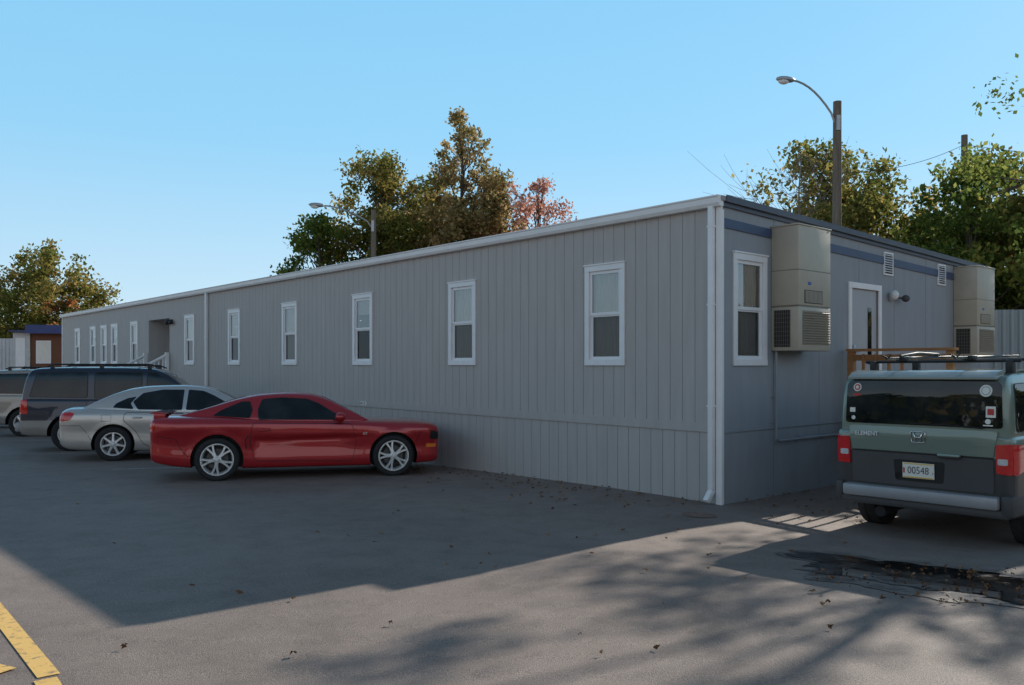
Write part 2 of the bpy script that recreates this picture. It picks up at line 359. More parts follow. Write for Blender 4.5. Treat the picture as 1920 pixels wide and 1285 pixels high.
downspout(.065,0.0); downspout(17.16,-.3)
F_=.085
def frame_mesh():
    mb=MB(); ow=HW+F_; oh=HH+F_
    mb.box(-ow,ow,-.03,.0,HH,oh,bev=.004); mb.box(-ow,ow,-.032,.0,-oh,-HH,bev=.004)
    mb.box(-ow,-HW,-.028,.0,-HH,HH,bev=.004); mb.box(HW,ow,-.028,.0,-HH,HH,bev=.004)
    mb.box(-ow-.01,ow+.01,-.045,.0,oh,oh+.02)
    for a,b_ in ((-HW,-HW+.004),(HW-.004,HW)): mb.box(a,b_,0,.09,-HH,HH)
    mb.box(-HW,HW,0,.09,HH-.004,HH); mb.box(-HW,HW,0,.09,-HH,-HH+.004)
    return mb
def sash_mesh():
    mb=MB(); w=.042; i=HW-.004; h=HH-.004
    for (z0,z1,y) in ((-.0,h,.012),(-h,.02,.03)):
        mb.box(-i,-i+w,y-.012,y+.012,z0,z1); mb.box(i-w,i,y-.012,y+.012,z0,z1)
        mb.box(-i+w,i-w,y-.012,y+.012,z1-w,z1); mb.box(-i+w,i-w,y-.012,y+.012,z0,z0+w)
    return mb
fm=frame_mesh(); sm=sash_mesh()
def take(mb,name,mats,**k):
    a=mb.obj(name,mats,None,**k); d=a.data; bpy.data.objects.remove(a); return d
fme=take(fm,'window',['vinyl']); sme=take(sm,'sash',['vinyl'])
mb=MB(); mb.add([(-HW+.04,.012,.03),(HW-.04,.012,.03),(HW-.04,.012,HH-.036),(-HW+.04,.012,HH-.036)],[(0,1,2,3)]); gu=take(mb,'glass',['pane'])
mb=MB(); mb.add([(-HW+.04,.030,-HH+.036),(HW-.04,.030,-HH+.036),(HW-.04,.030,-.012),(-HW+.04,.030,-.012)],[(0,1,2,3)]); gl_=take(mb,'glass',['screen'])
def mkwin(loc,rot,kind):
    w=mkobj('window',fme,B); w.location=loc; w.rotation_euler=(0,0,rot)
    mkobj('sash',sme,w); mkobj('glass',gu,w); mkobj('glass',gl_,w)
    rs=random.Random(int(loc[1]*100+7)); mb=MB()
    if kind=='curtain':
        n=40; vs=[];ph=rs.uniform(0,6)
        for i in range(n+1):
            x=-HW+.005+(2*HW-.01)*i/n; y=.07+.012*math.sin(i*1.15+ph)+.006*math.sin(i*2.7)
            vs+=[(x,y,-HH),(x+.01*math.sin(i),y-.008,HH)]
        mb.add(vs,[(2*i,2*i+2,2*i+3,2*i+1) for i in range(n)]); mb.obj('curtain',['curtain'],w,smooth=True)
    else:
        dz=rs.uniform(-.1,.4) if kind=='blind' else -HH
        z=HH
        while z>dz-.0: mb.box(-HW+.006,HW-.006,.065,.068,z-.024,z-.002,mat=None); z-=.026
        mb.obj('blind',['blind'],w)
    mb=MB(); mb.box(-HW-.1,HW+.1,.30,.32,-HH-.1,HH+.1); mb.obj('dark_room_board',['dark'],w)  # dark board imitating the unlit room behind the glass
kinds=['curtain','curtain','blind','fullblind','blind','curtain','fullblind','blind','curtain','blind','curtain']
for t,k in zip(wins,kinds): mkwin((0,t,WZ),-math.pi/2,k)
mkwin((.637,0,WZ),0,'curtain')
mb=MB(); z0=FLOOR+.03; z1=3.19
mb.add([(0,20.4,z0),(1.2,20.4,z0),(1.2,20.4,z1),(0,20.4,z1)],[(0,1,2,3)]); mb.add([(0,22.4,z0),(1.2,22.4,z0),(1.2,22.4,z1),(0,22.4,z1)],[(0,1,2,3)])
mb.add([(1.2,20.4,z0),(1.2,22.4,z0),(1.2,22.4,z1),(1.2,20.4,z1)],[(0,1,2,3)]); mb.add([(0,20.4,z1),(1.2,20.4,z1),(1.2,22.4,z1),(0,22.4,z1)],[(0,1,2,3)]); mb.add([(0,20.4,z0),(1.2,20.4,z0),(1.2,22.4,z0),(0,22.4,z0)],[(0,1,2,3)],1)
mb.obj('entrance_alcove',['wall','beiged'],B)
mb=MB(); mb.box(1.15,1.19,20.9,21.85,z0,3.02); d=mb.obj('door',['door'],B)
mb=MB(); mb.ball((1.12,21.75,1.95),.035); mb.obj('handle',['chrome'],d,smooth=True)
mb=MB(); mb.box(-.06,-.0,20.10,20.22,3.02,3.14); mb.ball((-.12,20.16,3.08),(.09,.06,.06)); mb.ball((-.10,20.32,3.04),(.07,.08,.07)); mb.ball((-.10,20.0,3.04),(.07,.08,.07)); mb.obj('wall_lamp',['black'],B,smooth=True,angle=40)
S=empty('entrance_steps','grey entrance steps with white railings at alcove door','steps',B.matrix_world.copy())
mb=MB()
for k in range(6): mb.box(-.06-.28*(k+1),-.06-.28*k,20.4,22.4,.78-.17*(k+1),.90-.17*(k)+.0)
mb.obj('step',['fencewhite'],S)
for t in (20.35,22.45):
    mb=MB()
    for s_,zb,zt_ in ((-.10,-.2,2.12),(-1.72,-.2,1.22)): mb.box(s_-.05,s_+.05,t-.05,t+.05,zb,zt_)
    mb.tube([(-.1,t,2.04),(-1.74,t,1.14)],.05,6); mb.tube([(-.1,t,1.10),(-1.74,t,.20)],.03,6)
    for k in range(12):
        s_=-.22-.125*k; z=2.04+(s_+.1)*.549; mb.box(s_-.018,s_+.018,t-.018,t+.018,z-.90,z)
    mb.obj('railing',['white'],S)
mb=MB(); mb.box(3.30,3.39,-.03,0,FLOOR,3.02,bev=.004); mb.box(4.29,4.38,-.03,0,FLOOR,3.02,bev=.004); mb.box(3.392,4.288,-.03,0,2.93,3.02,bev=.004)
D=mb.obj('door_frame',['white'],B)
mb=MB(); mb.box(3.392,4.288,.015,.05,FLOOR,2.928)
d=mb.obj('door',['door'],B)
mb=MB(); mb.box(3.98,4.10,.008,.016,1.75,2.65); mb.obj('glass_pane',['glass'],d)
mb=MB(); mb.box(3.46,3.54,-.02,.014,1.85,2.05,bev=.01); mb.tube([(3.5,-.01,1.95),(3.5,-.04,1.95),(3.6,-.05,1.95)],.014); mb.obj('handle',['steelg'],d,smooth=True,angle=40)
mb=MB(); mb.box(4.66,4.76,-.05,-.0,2.79,2.92,bev=.01); mb.ball((4.66,-.11,2.88),(.065,.065,.08),1); mb.tube([(4.72,-.04,2.86),(4.98,-.10,2.84)],.02,mi=2); mb.ball((5.02,-.13,2.84),(.085,.06,.06),2); mb.obj('wall_lamp',['steelg','lampglass','clad'],B,smooth=True,angle=40)
for s0,zc in ((4.47,3.405),(6.58,3.375)):
    mb=MB(); mb.box(s0,s0+.32,-.03,-.003,zc-.20,zc-.175); mb.box(s0,s0+.32,-.03,-.003,zc+.15,zc+.175); mb.box(s0,s0+.02,-.03,-.003,zc-.175,zc+.15); mb.box(s0+.30,s0+.32,-.03,-.003,zc-.175,zc+.15)
    for k in range(8):
        z=zc-.16+k*.038; mat=Matrix.Translation((s0+.16,-.028,z+.02))@Matrix.Rotation(math.radians(40),4,'X'); mb.box(-.14,.14,-.016,.016,-.002,.002,mat=mat)
    mb.box(s0+.02,s0+.30,-.010,-.006,zc-.175,zc+.15,1); mb.obj('louvre_vent',['white','black'],B)
def hvac(s0,dz,w=.85,dp=.415):
    zt=3.61-dz; zm=2.53-dz; zb=1.93-dz*.5
    mb=MB(); mb.box(s0,s0+w,-dp,-.004,zm+.01,zt,bev=.012); 
    mb.box(s0-.012,s0+w+.012,-dp-.012,-.004,zt-.001,zt+.02,bev=.006)
    mb.box(s0+.012,s0+w-.012,-dp+.012,-.004,zm-.012,zm+.012,1)
    mb.box(s0,s0+w,-dp,-.004,zb,zm-.01,bev=.012)
    mb.box(s0,s0+w,-dp-.004,-dp+.01,zm+.48,zm+.49,1); mb.box(s0-.003,s0+.01,-dp,-.01,zm+.48,zm+.49,1)
    A=mb.obj('air_conditioner',['beige','beiged'],B,smooth=True,angle=30)
    mb=MB()
    mb.box(s0+.10,s0+w-.06,-dp-.003,-dp+.002,zb+.08,zm-.06,1)
    z=zb+.09
    while z<zm-.08:
        mat=Matrix.Translation((s0+.02+w/2,-dp-.014,z+.012))@Matrix.Rotation(math.radians(-38),4,'X'); mb.box(-(w/2-.08),(w/2-.08),-.017,.017,-.002,.002,mat=mat); z+=.034
    mb.obj('grille',['beige','beiged'],A)
    mb=MB(); mb.box(s0+.15,s0+w-.22,-dp-.003,-dp+.002,zm+.04,zm+.22,1)
    for k in range(14): x=s0+.17+k*.034; mb.box(x,x+.014,-dp-.012,-dp,zm+.05,zm+.21)
    mb.obj('grille',['beige','black'],A)
    mb=MB(); mb.box(s0-.004,s0+.002,-dp+.12,-.05,zb+.05,zm-.05,1)
    y=-dp+.13
    while y<-.05: mb.box(s0-.008,s0-.003,y,y+.004,zb+.05,zm-.05,0); y+=.028
    z=zb+.08
    while z<zm-.06: mb.box(s0-.010,s0-.005,-dp+.12,-.05,z,z+.004,0); z+=.06
    mb.obj('grille',['beiged','black'],A)
    mb=MB(); mb.box(s0+.24,s0+.32,-dp-.004,-dp,zm+.29,zm+.33); mb.obj('label_plate',['bluegl'],A)
    return A
hvac(1.15,0); hvac(7.3,.08)
mb=MB(); mb.tube([(1.21,-.05,1.95),(1.21,-.05,.80),(1.22,-.05,.73),(1.27,-.05,.70),(3.2,-.05,.70)],.018,8)
for z in (1.3,.95): mb.box(1.17,1.25,-.035,-.002,z,z+.02)
for s_ in (1.8,2.5,3.1): mb.box(s_,s_+.02,-.035,-.002,.66,.74)
mb.obj('conduit_pipe',['wall_end'],B,smooth=True,angle=40)
mb=MB(); mb.box(-.030,-.0225,8.60,8.72,.90,.985); mb.box(-.0301,-.0225,8.75,8.83,.90,.985)
sg=mb.obj('small_notice_plates',['plate'],B)
def text_obj(txt,size,mat,parent,mw,name='lettering',ex=.001,sx=1,bold=0):
    cu=bpy.data.curves.new('t','FONT'); cu.body=txt; cu.size=size; cu.extrude=ex; cu.align_x='CENTER'; cu.align_y='CENTER'; cu.offset=bold
    o=bpy.data.objects.new('t',cu); COL.objects.link(o); dg=bpy.context.evaluated_depsgraph_get()
    me=bpy.data.meshes.new_from_object(o.evaluated_get(dg)); bpy.data.objects.remove(o)
    me.transform(mw@Matrix.Diagonal((sx,1,1,1))); me.materials.clear(); me.materials.append(M[mat]); return mkobj(name,me,parent)
mwL=Matrix(((0,0,-1,-.0315),(-1,0,0,8.66),(0,1,0,.94),(0,0,0,1)))
text_obj('R',.09,'bluegl',sg,mwL); mwL[1][3]=8.79; text_obj('86',.06,'ink',sg,mwL)
K=empty('wooden_landing','treated wood landing with side railing beside end door','landing',B.matrix_world.copy())
mb=MB(); dk=.90
for k in range(17): y=-.04-.09*k; mb.box(3.15,4.7,y-.086,y,dk-.035,dk)
mb.box(3.15,4.7,-1.56,-1.52,dk-.22,dk-.036); mb.box(3.15,3.19,-1.519,-.05,dk-.22,dk-.036)
for s_ in (3.2,4.5): mb.box(s_,s_+.1,-1.50,-1.41,-.6,dk-.04)
mb.obj('deck',['wood'],K)
mb=MB()
for k in range(5): mb.box(4.71+.28*k,4.71+.28*(k+1),-1.5,-.1,dk-.17*(k+1)-.04,dk-.17*(k+1)); 
mb.box(4.705,6.1,-1.545,-1.505,-.1,.15); mb.obj('step',['wood'],K)
mb=MB()
for (s_,y) in ((3.15,-.14),(3.15,-1.56)): mb.box(s_-.045,s_+.045,y-.045,y+.045,-.4 if y<-1 else .3,dk+1.04)
mb.box(3.08,3.22,-1.64,-.08,dk+1.04,dk+1.08)
mb.box(3.13,3.17,-1.51,-.19,dk+.9,dk+.99); mb.box(3.13,3.17,-1.51,-.19,dk+.08,dk+.15)
for k in range(5): y=-.34-.19*k; mb.box(3.10,3.13,y-.02,y+.02,dk+.04,dk+1.0)
mb.obj('railing',['wood'],K)
# ------------------------------------------------------------------ cars
def pchip(xs,ys,q):
    xs=np.array(xs,float);ys=np.array(ys,float);h=np.diff(xs);d=np.diff(ys)/h;m=np.zeros(len(xs))
    for i in range(1,len(xs)-1):
        if d[i-1]*d[i]>0:
            w1=2*h[i]+h[i-1];w2=h[i]+2*h[i-1]; m[i]=(w1+w2)/(w1/d[i-1]+w2/d[i])
    m[0]=d[0];m[-1]=d[-1]
    k=np.clip(np.searchsorted(xs,q)-1,0,len(h)-1); t=(q-xs[k])/h[k]
    return (2*t**3-3*t**2+1)*ys[k]+(t**3-2*t**2+t)*h[k]*m[k]+(-2*t**3+3*t**2)*ys[k+1]+(t**3-t**2)*h[k]*m[k+1]
def loft(st,sect,n=90,disp=None,nsub=3):
    st=sorted(st); xs=[s[0] for s in st]; u=np.linspace(0,1,n); q=xs[0]+(xs[-1]-xs[0])*(.45*u+.55*(1-np.cos(np.pi*u))/2)
    cols=[pchip(xs,[s[k] for s in st],q) for k in range(1,len(st[0]))]
    V=[];F=[];ring=None
    for i in range(n):
        hp=np.array(sect(*[c[i] for c in cols])); m_=len(hp); ts=np.arange(m_); tq=np.linspace(0,m_-1,(m_-1)*nsub+1)
        yy=pchip(ts,hp[:,0],tq); zz=pchip(ts,hp[:,1],tq)
        x=q[i]
        half=[(x,y,z) for y,z in zip(yy,zz)]
        if disp: half=[(p[0],p[1]+disp(*p),p[2]) for p in half]
        full=half+[(p[0],-p[1],p[2]) for p in half[-2:0:-1]]
        ring=len(full); V+=full
    for i in range(n-1):
        for k in range(ring): F.append((i*ring+k,i*ring+(k+1)%ring,(i+1)*ring+(k+1)%ring,(i+1)*ring+k))
    F.append(tuple(range(ring))); F.append(tuple((n-1)*ring+k for k in range(ring)))
    me=bpy.data.meshes.new('loft'); me.from_pydata(V,[],F); bm=bmesh.new(); bm.from_mesh(me); bmesh.ops.recalc_face_normals(bm,faces=bm.faces); bm.to_mesh(me); bm.free()
    return me
def sec_body(w,zb,zs,zt):
    h=zs-zb; t=zt-zs
    return [(0,zb),(.5*w,zb),(.86*w,zb),(.955*w,zb+.06*h),(.982*w,zb+.24*h),(.978*w,zb+.44*h),(.99*w,zb+.60*h),(1.0*w,zb+.75*h),(.985*w,zb+.90*h),(.93*w,zs),(.79*w,zs+.55*t),(.55*w,zs+.86*t),(.28*w,zs+.97*t),(0,zt)]
def sec_crisp(w,zb,zs,zt):
    h=zs-zb; t=zt-zs
    return [(0,zb),(.5*w,zb),(.87*w,zb),(.955*w,zb+.04*h),(.978*w,zb+.2*h),(.970*w,zb+.42*h),(.985*w,zb+.60*h),(1.0*w,zb+.76*h),(.995*w,zb+.91*h),(.955*w,zs),(.86*w,zs+.45*t),(.6*w,zs+.80*t),(.3*w,zs+.95*t),(0,zt)]
def sec_box(w,zb,zs,zt):
    h=zs-zb; t=zt-zs
    return [(0,zb),(.5*w,zb),(.88*w,zb),(.965*w,zb+.05*h),(.99*w,zb+.2*h),(.995*w,zb+.45*h),(1.0*w,zb+.7*h),(.995*w,zb+.88*h),(.97*w,zs),(.85*w,zs+.6*t),(.6*w,zs+.9*t),(.3*w,zs+.98*t),(0,zt)]
def mksec_cab(k,rd=.06,crown=.03):
    def f(wb,zb,zt):
        H=max(zt-zb,.001)
        return [(0,zb-.08),(wb*.5,zb-.08),(wb,zb-.08),(wb,zb),(wb-.28*k*H,zb+.34*H),(wb-.62*k*H,zb+.66*H),(wb-.9*k*H-.02*H,zb+.86*H),(wb-1.1*k*H-rd*H*1.4,zb+(.97-crown)*H),(.5*wb,zb+(1-crown*.35)*H),(0,zt)]
    return f
def arch_cut(me,wheels,R,yin):
    o=mkobj('tmp',me); cs=[]
    for xw in wheels:
        for s in (-1,1):
            mb=MB(); y0,y1=(yin,1.4) if s>0 else (-1.4,-yin)
            n=40; vv=[(xw+R*math.cos(2*math.pi*k/n),y0,WR_Z+R*math.sin(2*math.pi*k/n)) for k in range(n)]+[(xw+R*math.cos(2*math.pi*k/n),y1,WR_Z+R*math.sin(2*math.pi*k/n)) for k in range(n)]
            mb.add(vv,[(k,(k+1)%n,n+(k+1)%n,n+k) for k in range(n)]+[tuple(range(n)),tuple(range(n,2*n))])
            c=mb.obj('cut',['black']); c.data.materials.clear(); cs.append(c); md=o.modifiers.new('b','BOOLEAN'); md.object=c; md.operation='DIFFERENCE'; md.solver='EXACT'
    dg=bpy.context.evaluated_depsgraph_get(); dg.update(); r=bpy.data.meshes.new_from_object(o.evaluated_get(dg))
    bpy.data.objects.remove(o)
    for c in cs: bpy.data.objects.remove(c)
    return r
def round_poly(pts,r,n=4):
    out=[];L=len(pts)
    for i in range(L):
        p=Vector(pts[i]);a=Vector(pts[i-1])-p;b_=Vector(pts[(i+1)%L])-p; rr=min(r,a.length*.45,b_.length*.45); a=a.normalized()*rr;b_=b_.normalized()*rr
        for k in range(n+1):
            t=k/n; out.append(tuple(p+a*(1-t)**2+b_*t**2))
    return out
class Car:
    def __init__(s,name,label,cat,paint,group=None):
        s.e=empty(name,label,cat,group=group); s.paint=paint
    def build(s,body,cab,secb,secc,wheels,R,wr_z,yin,disp=None,cabn=70,archs=.055,nsub=3):
        global WR_Z
        WR_Z=wr_z
        bme=loft(body,secb,96,disp,nsub); bme=arch_cut(bme,wheels,R+archs,yin)
        cme=loft(cab,secc,cabn,None)
        bm=bmesh.new(); bm.from_mesh(bme); bm.from_mesh(cme)
        me=bpy.data.meshes.new('body'); me.materials.append(M[s.paint]); me.materials.append(M['blacktrim'])
        for f in bm.faces:
            f.smooth=True; f.material_index=0; c=f.calc_center_median()
            for xw in wheels:
                r_=math.hypot(c.x-xw,c.z-wr_z)
                if r_<R+archs+.004 and yin-.01<abs(c.y) and (abs(f.normal.y)<.4 and r_>R or abs(abs(c.y)-yin)<.01): f.material_index=1; f.smooth=False
        for e in bm.edges:
            if len(e.link_faces)==2 and (e.calc_face_angle(0)>math.radians(42) or e.link_faces[0].material_index!=e.link_faces[1].material_index): e.smooth=False
        bm.normal_update(); s.bvh=BVHTree.FromBMesh(bm); bm.to_mesh(me); bm.free(); s.body=mkobj('body',me,s.e)
        return s
    def ray(s,u,v,mode):
        if mode=='R': o,d=Vector((u,-3,v)),Vector((0,1,0))
        elif mode=='L': o,d=Vector((u,3,v)),Vector((0,-1,0))
        elif mode=='F': o,d=Vector((6,u,v)),Vector((-1,0,0))
        elif mode=='B': o,d=Vector((-6,u,v)),Vector((1,0,0))
        else: o,d=Vector((u,v,4)),Vector((0,0,-1))
        h=s.bvh.ray_cast(o,d)
        if h[0] is None:
            h=s.bvh.find_nearest(o+d*2.1)
        n=h[1]; 
        if n.dot(d)>0: n=-n
        return h[0],n
    def panel(s,name,poly,mode,mat,off=.004,res=.06,rnd=0,th=.006,parent=None):
        if rnd: poly=round_poly(poly,rnd)
        bm=bmesh.new(); bm.faces.new([bm.verts.new((p[0],p[1],0)) for p in poly])
        xs=[p[0] for p in poly]; ys=[p[1] for p in poly]
        for v in np.arange(min(xs)+res,max(xs)-.005,res): bmesh.ops.bisect_plane(bm,geom=bm.verts[:]+bm.edges[:]+bm.faces[:],plane_co=(v,0,0),plane_no=(1,0,0))
        for v in np.arange(min(ys)+res,max(ys)-.005,res): bmesh.ops.bisect_plane(bm,geom=bm.verts[:]+bm.edges[:]+bm.faces[:],plane_co=(0,v,0),plane_no=(0,1,0))
        bmesh.ops.triangulate(bm,faces=[f for f in bm.faces if len(f.verts)>4])
        for v in bm.verts:
            p,n=s.ray(v.co.x,v.co.y,mode); v.co=p+n*off
        bmesh.ops.recalc_face_normals(bm,faces=bm.faces)
        c=sum((f.normal*f.calc_area() for f in bm.faces),Vector()); ref={'R':Vector((0,-1,0)),'L':Vector((0,1,0)),'F':Vector((1,0,0)),'B':Vector((-1,0,0)),'T':Vector((0,0,1))}[mode]
        if c.dot(ref)<0: bmesh.ops.reverse_faces(bm,faces=bm.faces)
        if th:
            be=[e for e in bm.edges if len(e.link_faces)==1]
            r=bmesh.ops.extrude_edge_only(bm,edges=be); nv=[g_ for g_ in r['geom'] if isinstance(g_,bmesh.types.BMVert)]
            for v in nv: v.co-=ref*(th+off)
            for e in be: e.smooth=False
        for f in bm.faces: f.smooth=True
        me=bpy.data.meshes.new(name); bm.to_mesh(me); bm.free(); me.materials.append(M[mat])
        return mkobj(name,me,parent or s.e)
    def ribbon(s,name,pts,mode,mat,w=.008,off=.005,res=.05,closed=False,parent=None):
        pts=[Vector(p) for p in pts]; 
        if closed: pts.append(pts[0])
        P_=[]
        for a,b_ in zip(pts[:-1],pts[1:]):
            n=max(1,int((b_-a).length/res)); P_+= [a.lerp(b_,k/n) for k in range(n)]
        P_.append(pts[-1]); vs=[]
        for i,p in enumerate(P_):
            d=(P_[min(i+1,len(P_)-1)]-P_[max(i-1,0)]).normalized(); nn=Vector((-d.y,d.x))*w/2
            for q in (p+nn,p-nn):
                h,n=s.ray(q.x,q.y,mode); vs.append(h+n*off)
        mb=MB(); mb.add(vs,[(2*i,2*i+1,2*i+3,2*i+2) for i in range(len(P_)-1)]); return mb.obj(name,[mat],parent or s.e,smooth=True)
    def wheels(s,xs,yt,R,style='paired',width=.22,rimr=.70,rimmat='alloy'):
        mb=MB(); w=width/2
        mb.spin([(R*rimr,-w*.86),(R*(rimr+.05),-w*.98),(R*.86,-w*1.06),(R*.95,-w*.98),(R*.988,-w*.84),(R,-w*.6),(R,-w*.2),(R*.985,-w*.18),(R*.985,w*.0),(R,w*.02),(R,w*.6),(R*.985,w*.86),(R*.86,w*1.05),(R*rimr,w*.86)],48)
        tme=take(mb,'tyre',['rubber'],smooth=True,angle=50)
        mb=MB(); r=R*rimr
        mb.spin([(r+.008,-w*.9),(r+.006,-w*.98),(r-.010,-w*.98),(r-.018,-w*.82),(r-.03,-w*.3),(r-.035,w*.7),(r+.003,w*.8)],48)
        nsp=5 if style!='seven' else 7
        for k in range(nsp):
            a=2*math.pi*k/nsp+math.pi/2
            offs=[-.21,.21] if style=='paired' else ([0])
            for da in offs:
                rr0=.045; rr1=r-.012; ww=.017 if style=='paired' else (.036 if style=='five' else .022)
                vs=[]
                for q,f in ((rr0,1.5),(rr0+(rr1-rr0)*.5,1.0),(rr1,1.2)):
                    yo=-w*.80-.018*(1-(q/rr1))
                    aa=a+da*(q/rr1)
                    cx,cz=q*math.cos(aa),q*math.sin(aa); tx,tz=-math.sin(aa),math.cos(aa)
                    vs+=[(cx+tx*ww*f,yo+.012,cz+tz*ww*f),(cx+tx*ww*f*.6,yo-.008,cz+tz*ww*f*.6),(cx-tx*ww*f*.6,yo-.008,cz-tz*ww*f*.6),(cx-tx*ww*f,yo+.012,cz-tz*ww*f),(cx-tx*ww*f,yo+.04,cz-tz*ww*f),(cx+tx*ww*f,yo+.04,cz+tz*ww*f)]
                fs=[]
                for j in range(2):
                    for i in range(6): fs.append((j*6+i,j*6+(i+1)%6,(j+1)*6+(i+1)%6,(j+1)*6+i))
                mb.add(vs,fs)
        mb.spin([(.0005,-w*.80-.034),(.03,-w*.80-.032),(.036,-w*.80-.022),(.06,-w*.80-.012),(.062,-w*.5)],24)
        for k in range(5):
            a=2*math.pi*k/5; mb.ball((.047*math.cos(a),-w*.80-.012,.047*math.sin(a)),.007,1,8)
        rme=take(mb,'rim',[rimmat,'black'],smooth=True,angle=35)
        mb=MB(); mb.spin([(.0005,-.01),(R*.48,-.01),(R*.48,.01),(.0005,.01)],32); mb.spin([(R*.62,.03),(R*.62,.04),(.0005,.04)],32,1); mb.box(R*.2,R*.45,-.03,.03,-.07,.07,1)
        bme=take(mb,'wheel',['alloy_dull','black'])
        for x in xs:
            for sg_ in (-1,1):
                wo=mkobj('wheel',bme,s.e); wo.location=(x,sg_*yt,R); wo.rotation_euler=(0,random.uniform(0,1.2),0 if sg_<0 else math.pi)
                mkobj('tyre',tme,wo); mkobj('rim',rme,wo)
    def side_window(s,poly,mat='glass',rnd=.03,grow=.02,trim='blacktrim'):
        c=Vector((sum(p[0] for p in poly)/len(poly),sum(p[1] for p in poly)/len(poly)))
        for m_ in ('R','L'):
            g=[]
            for p in poly:
                d=Vector(p)-c; g.append(tuple(Vector(p)+d.normalized()*grow))
            t=s.panel('window',g,m_,trim,off=.0035,rnd=rnd*1.2)
            s.panel('pane',poly,m_,mat,off=.007,rnd=rnd,parent=t,th=.003)
    def door(s,poly,handle=None,rnd=.06,hm=None,res=.05):
        for m_ in ('R','L'):
            d=s.panel('door',poly,m_,s.paint,off=.003,rnd=rnd,res=res,th=.004)
            s.ribbon('door_gap',round_poly(poly,rnd),m_,'blacktrim',w=.009,off=.0042,closed=True,parent=d)
            if handle:
                sgn=-1 if m_=='R' else 1; p,n=s.ray(handle[0],handle[1],m_)
                mb=MB(); mb.tube([(handle[0]-.09,p.y+sgn*.005,handle[1]),(handle[0]-.07,p.y+sgn*.035,handle[1]),(handle[0]+.07,p.y+sgn*.035,handle[1]),(handle[0]+.09,p.y+sgn*.005,handle[1])],[.010,.015,.015,.010],8)
                mb.obj('handle',[hm or s.paint],d,smooth=True)
    def mirror(s,x,z,yb,mat=None,sz=(.09,.10,.075)):
        for sg_ in (-1,1):
            mb=MB(); y=sg_*yb; mb.ball((x,y+sg_*.13,z+.04),sz,0,16); mb.tube([(x+.02,y-sg_*.03,z-.02),(x,y+sg_*.08,z+.01)],[.035,.028],8)
            mb.obj('side_mirror',[mat or s.paint],s.e,smooth=True)
    def both(s,fn):
        for m_ in ('R','L'): fn(m_)
    def place(s,cx,cy,hx,hy,xr,yt,wb,sc=(1,1,1),ref='wheel'):
        h=Vector((hx,hy)).normalized(); l=Vector((-h.y,h.x)); xr*=sc[0]; wb*=sc[0]; yt*=sc[1]
        o=Vector((cx,cy))-h*xr+l*yt
        q={}
        for i,x in enumerate((xr,xr+wb)):
            for j,y in enumerate((-yt,yt)):
                p=o+h*x+l*y; q[(i,j)]=Vector((p.x,p.y,gz(p.x,p.y)))
        f=((q[(1,0)]+q[(1,1)])-(q[(0,0)]+q[(0,1)])).normalized(); lv=((q[(0,1)]+q[(1,1)])-(q[(0,0)]+q[(1,0)])).normalized(); up=f.cross(lv).normalized(); lv=up.cross(f)
        zc=sum(v.z for v in q.values())/4
        cen=o+h*(xr+wb/2); base=Vector((cen.x,cen.y,zc))-f*(xr+wb/2)
        s.e.matrix_world=Matrix(((f.x,lv.x,up.x,base.x),(f.y,lv.y,up.y,base.y),(f.z,lv.z,up.z,base.z-.006),(0,0,0,1)))@Matrix.Diagonal((*sc,1))
def flare(wheels,R,z,amt=.02,wd=.05,extra=None):
    def f(x,y,zz):
        if abs(y)<.55: return 0
        d=0
        for xw in wheels:
            r_=math.hypot(x-xw,zz-z); d=max(d,amt*math.exp(-((r_-R-.05)/wd)**2))
        if extra: d+=extra(x,zz)
        return d*min(1,(abs(y)-.55)/.2)
    return f
# --- red coupe
c=Car('parked_car','red two door sports coupe parked beside the grey building','car','red','cars parked along the building')
Rm=.335; wx=(-1.36,1.36)
def mus(x,z):
    d=0
    zc=.675+.02*x
    if -.85<x<1.0 and z<zc:
        q=zc-z; s_=min(1,q/.03); d-=.052*s_*math.exp(-q/.13)*min(1,(x+.85)/.10)*min(1,(1.0-x)/.5)
    if -1.02<x<-.85: d+=.012*math.exp(-((z-.60)/.13)**2)
    if x<-.6: d+=.022*math.exp(-((z-.84)/.10)**2)*min(1,(-.6-x)/.5)*max(0,min(1,(x+2.3)/.3))
    if x>.9: d+=.014*math.exp(-((z-.74)/.08)**2)*min(1,(x-.9)/.4)*max(0,min(1,(2.05-x)/.3))
    return d
c.build([(-2.34,.76,.42,.88,.95),(-2.33,.81,.36,.915,.99),(-2.30,.85,.32,.935,1.015),(-2.20,.88,.28,.95,1.03),(-1.85,.905,.22,.955,1.03),(-1.36,.92,.20,.950,1.03),(-.6,.905,.18,.920,.96),(.3,.90,.18,.90,.94),(.9,.905,.18,.875,.94),(1.36,.915,.19,.855,.93),(1.75,.90,.20,.836,.912),(1.95,.88,.21,.82,.89),(2.04,.855,.22,.805,.873),(2.10,.82,.25,.785,.845),(2.125,.79,.30,.745,.80),(2.13,.76,.36,.70,.76)],
 [(-1.98,.66,.97,1.0),(-1.75,.72,.96,1.065),(-1.4,.77,.955,1.175),(-1.05,.80,.945,1.285),(-.7,.82,.935,1.352),(-.3,.83,.925,1.375),(.02,.83,.92,1.36),(.20,.83,.915,1.32),(.6,.82,.90,1.12),(.88,.79,.895,.965),(.98,.74,.88,.91)],
 sec_crisp,mksec_cab(.46,.045),wx,Rm,.335,.62,flare(wx,Rm,.335,.014,.05,mus),nsub=5)
c.wheels(wx,.80,Rm,'paired',.235,.72)
c.door([(-.80,.30),(.70,.27),(.76,.55),(.70,.83),(.66,.862),(-.84,.89),(-.88,.6)],(-.66,.78),res=.03)
c.side_window([(-.74,.945),(.58,.925),(.50,.98),(.16,1.185),(-.02,1.25),(-.38,1.275),(-.68,1.255),(-.75,1.1)],rnd=.03)
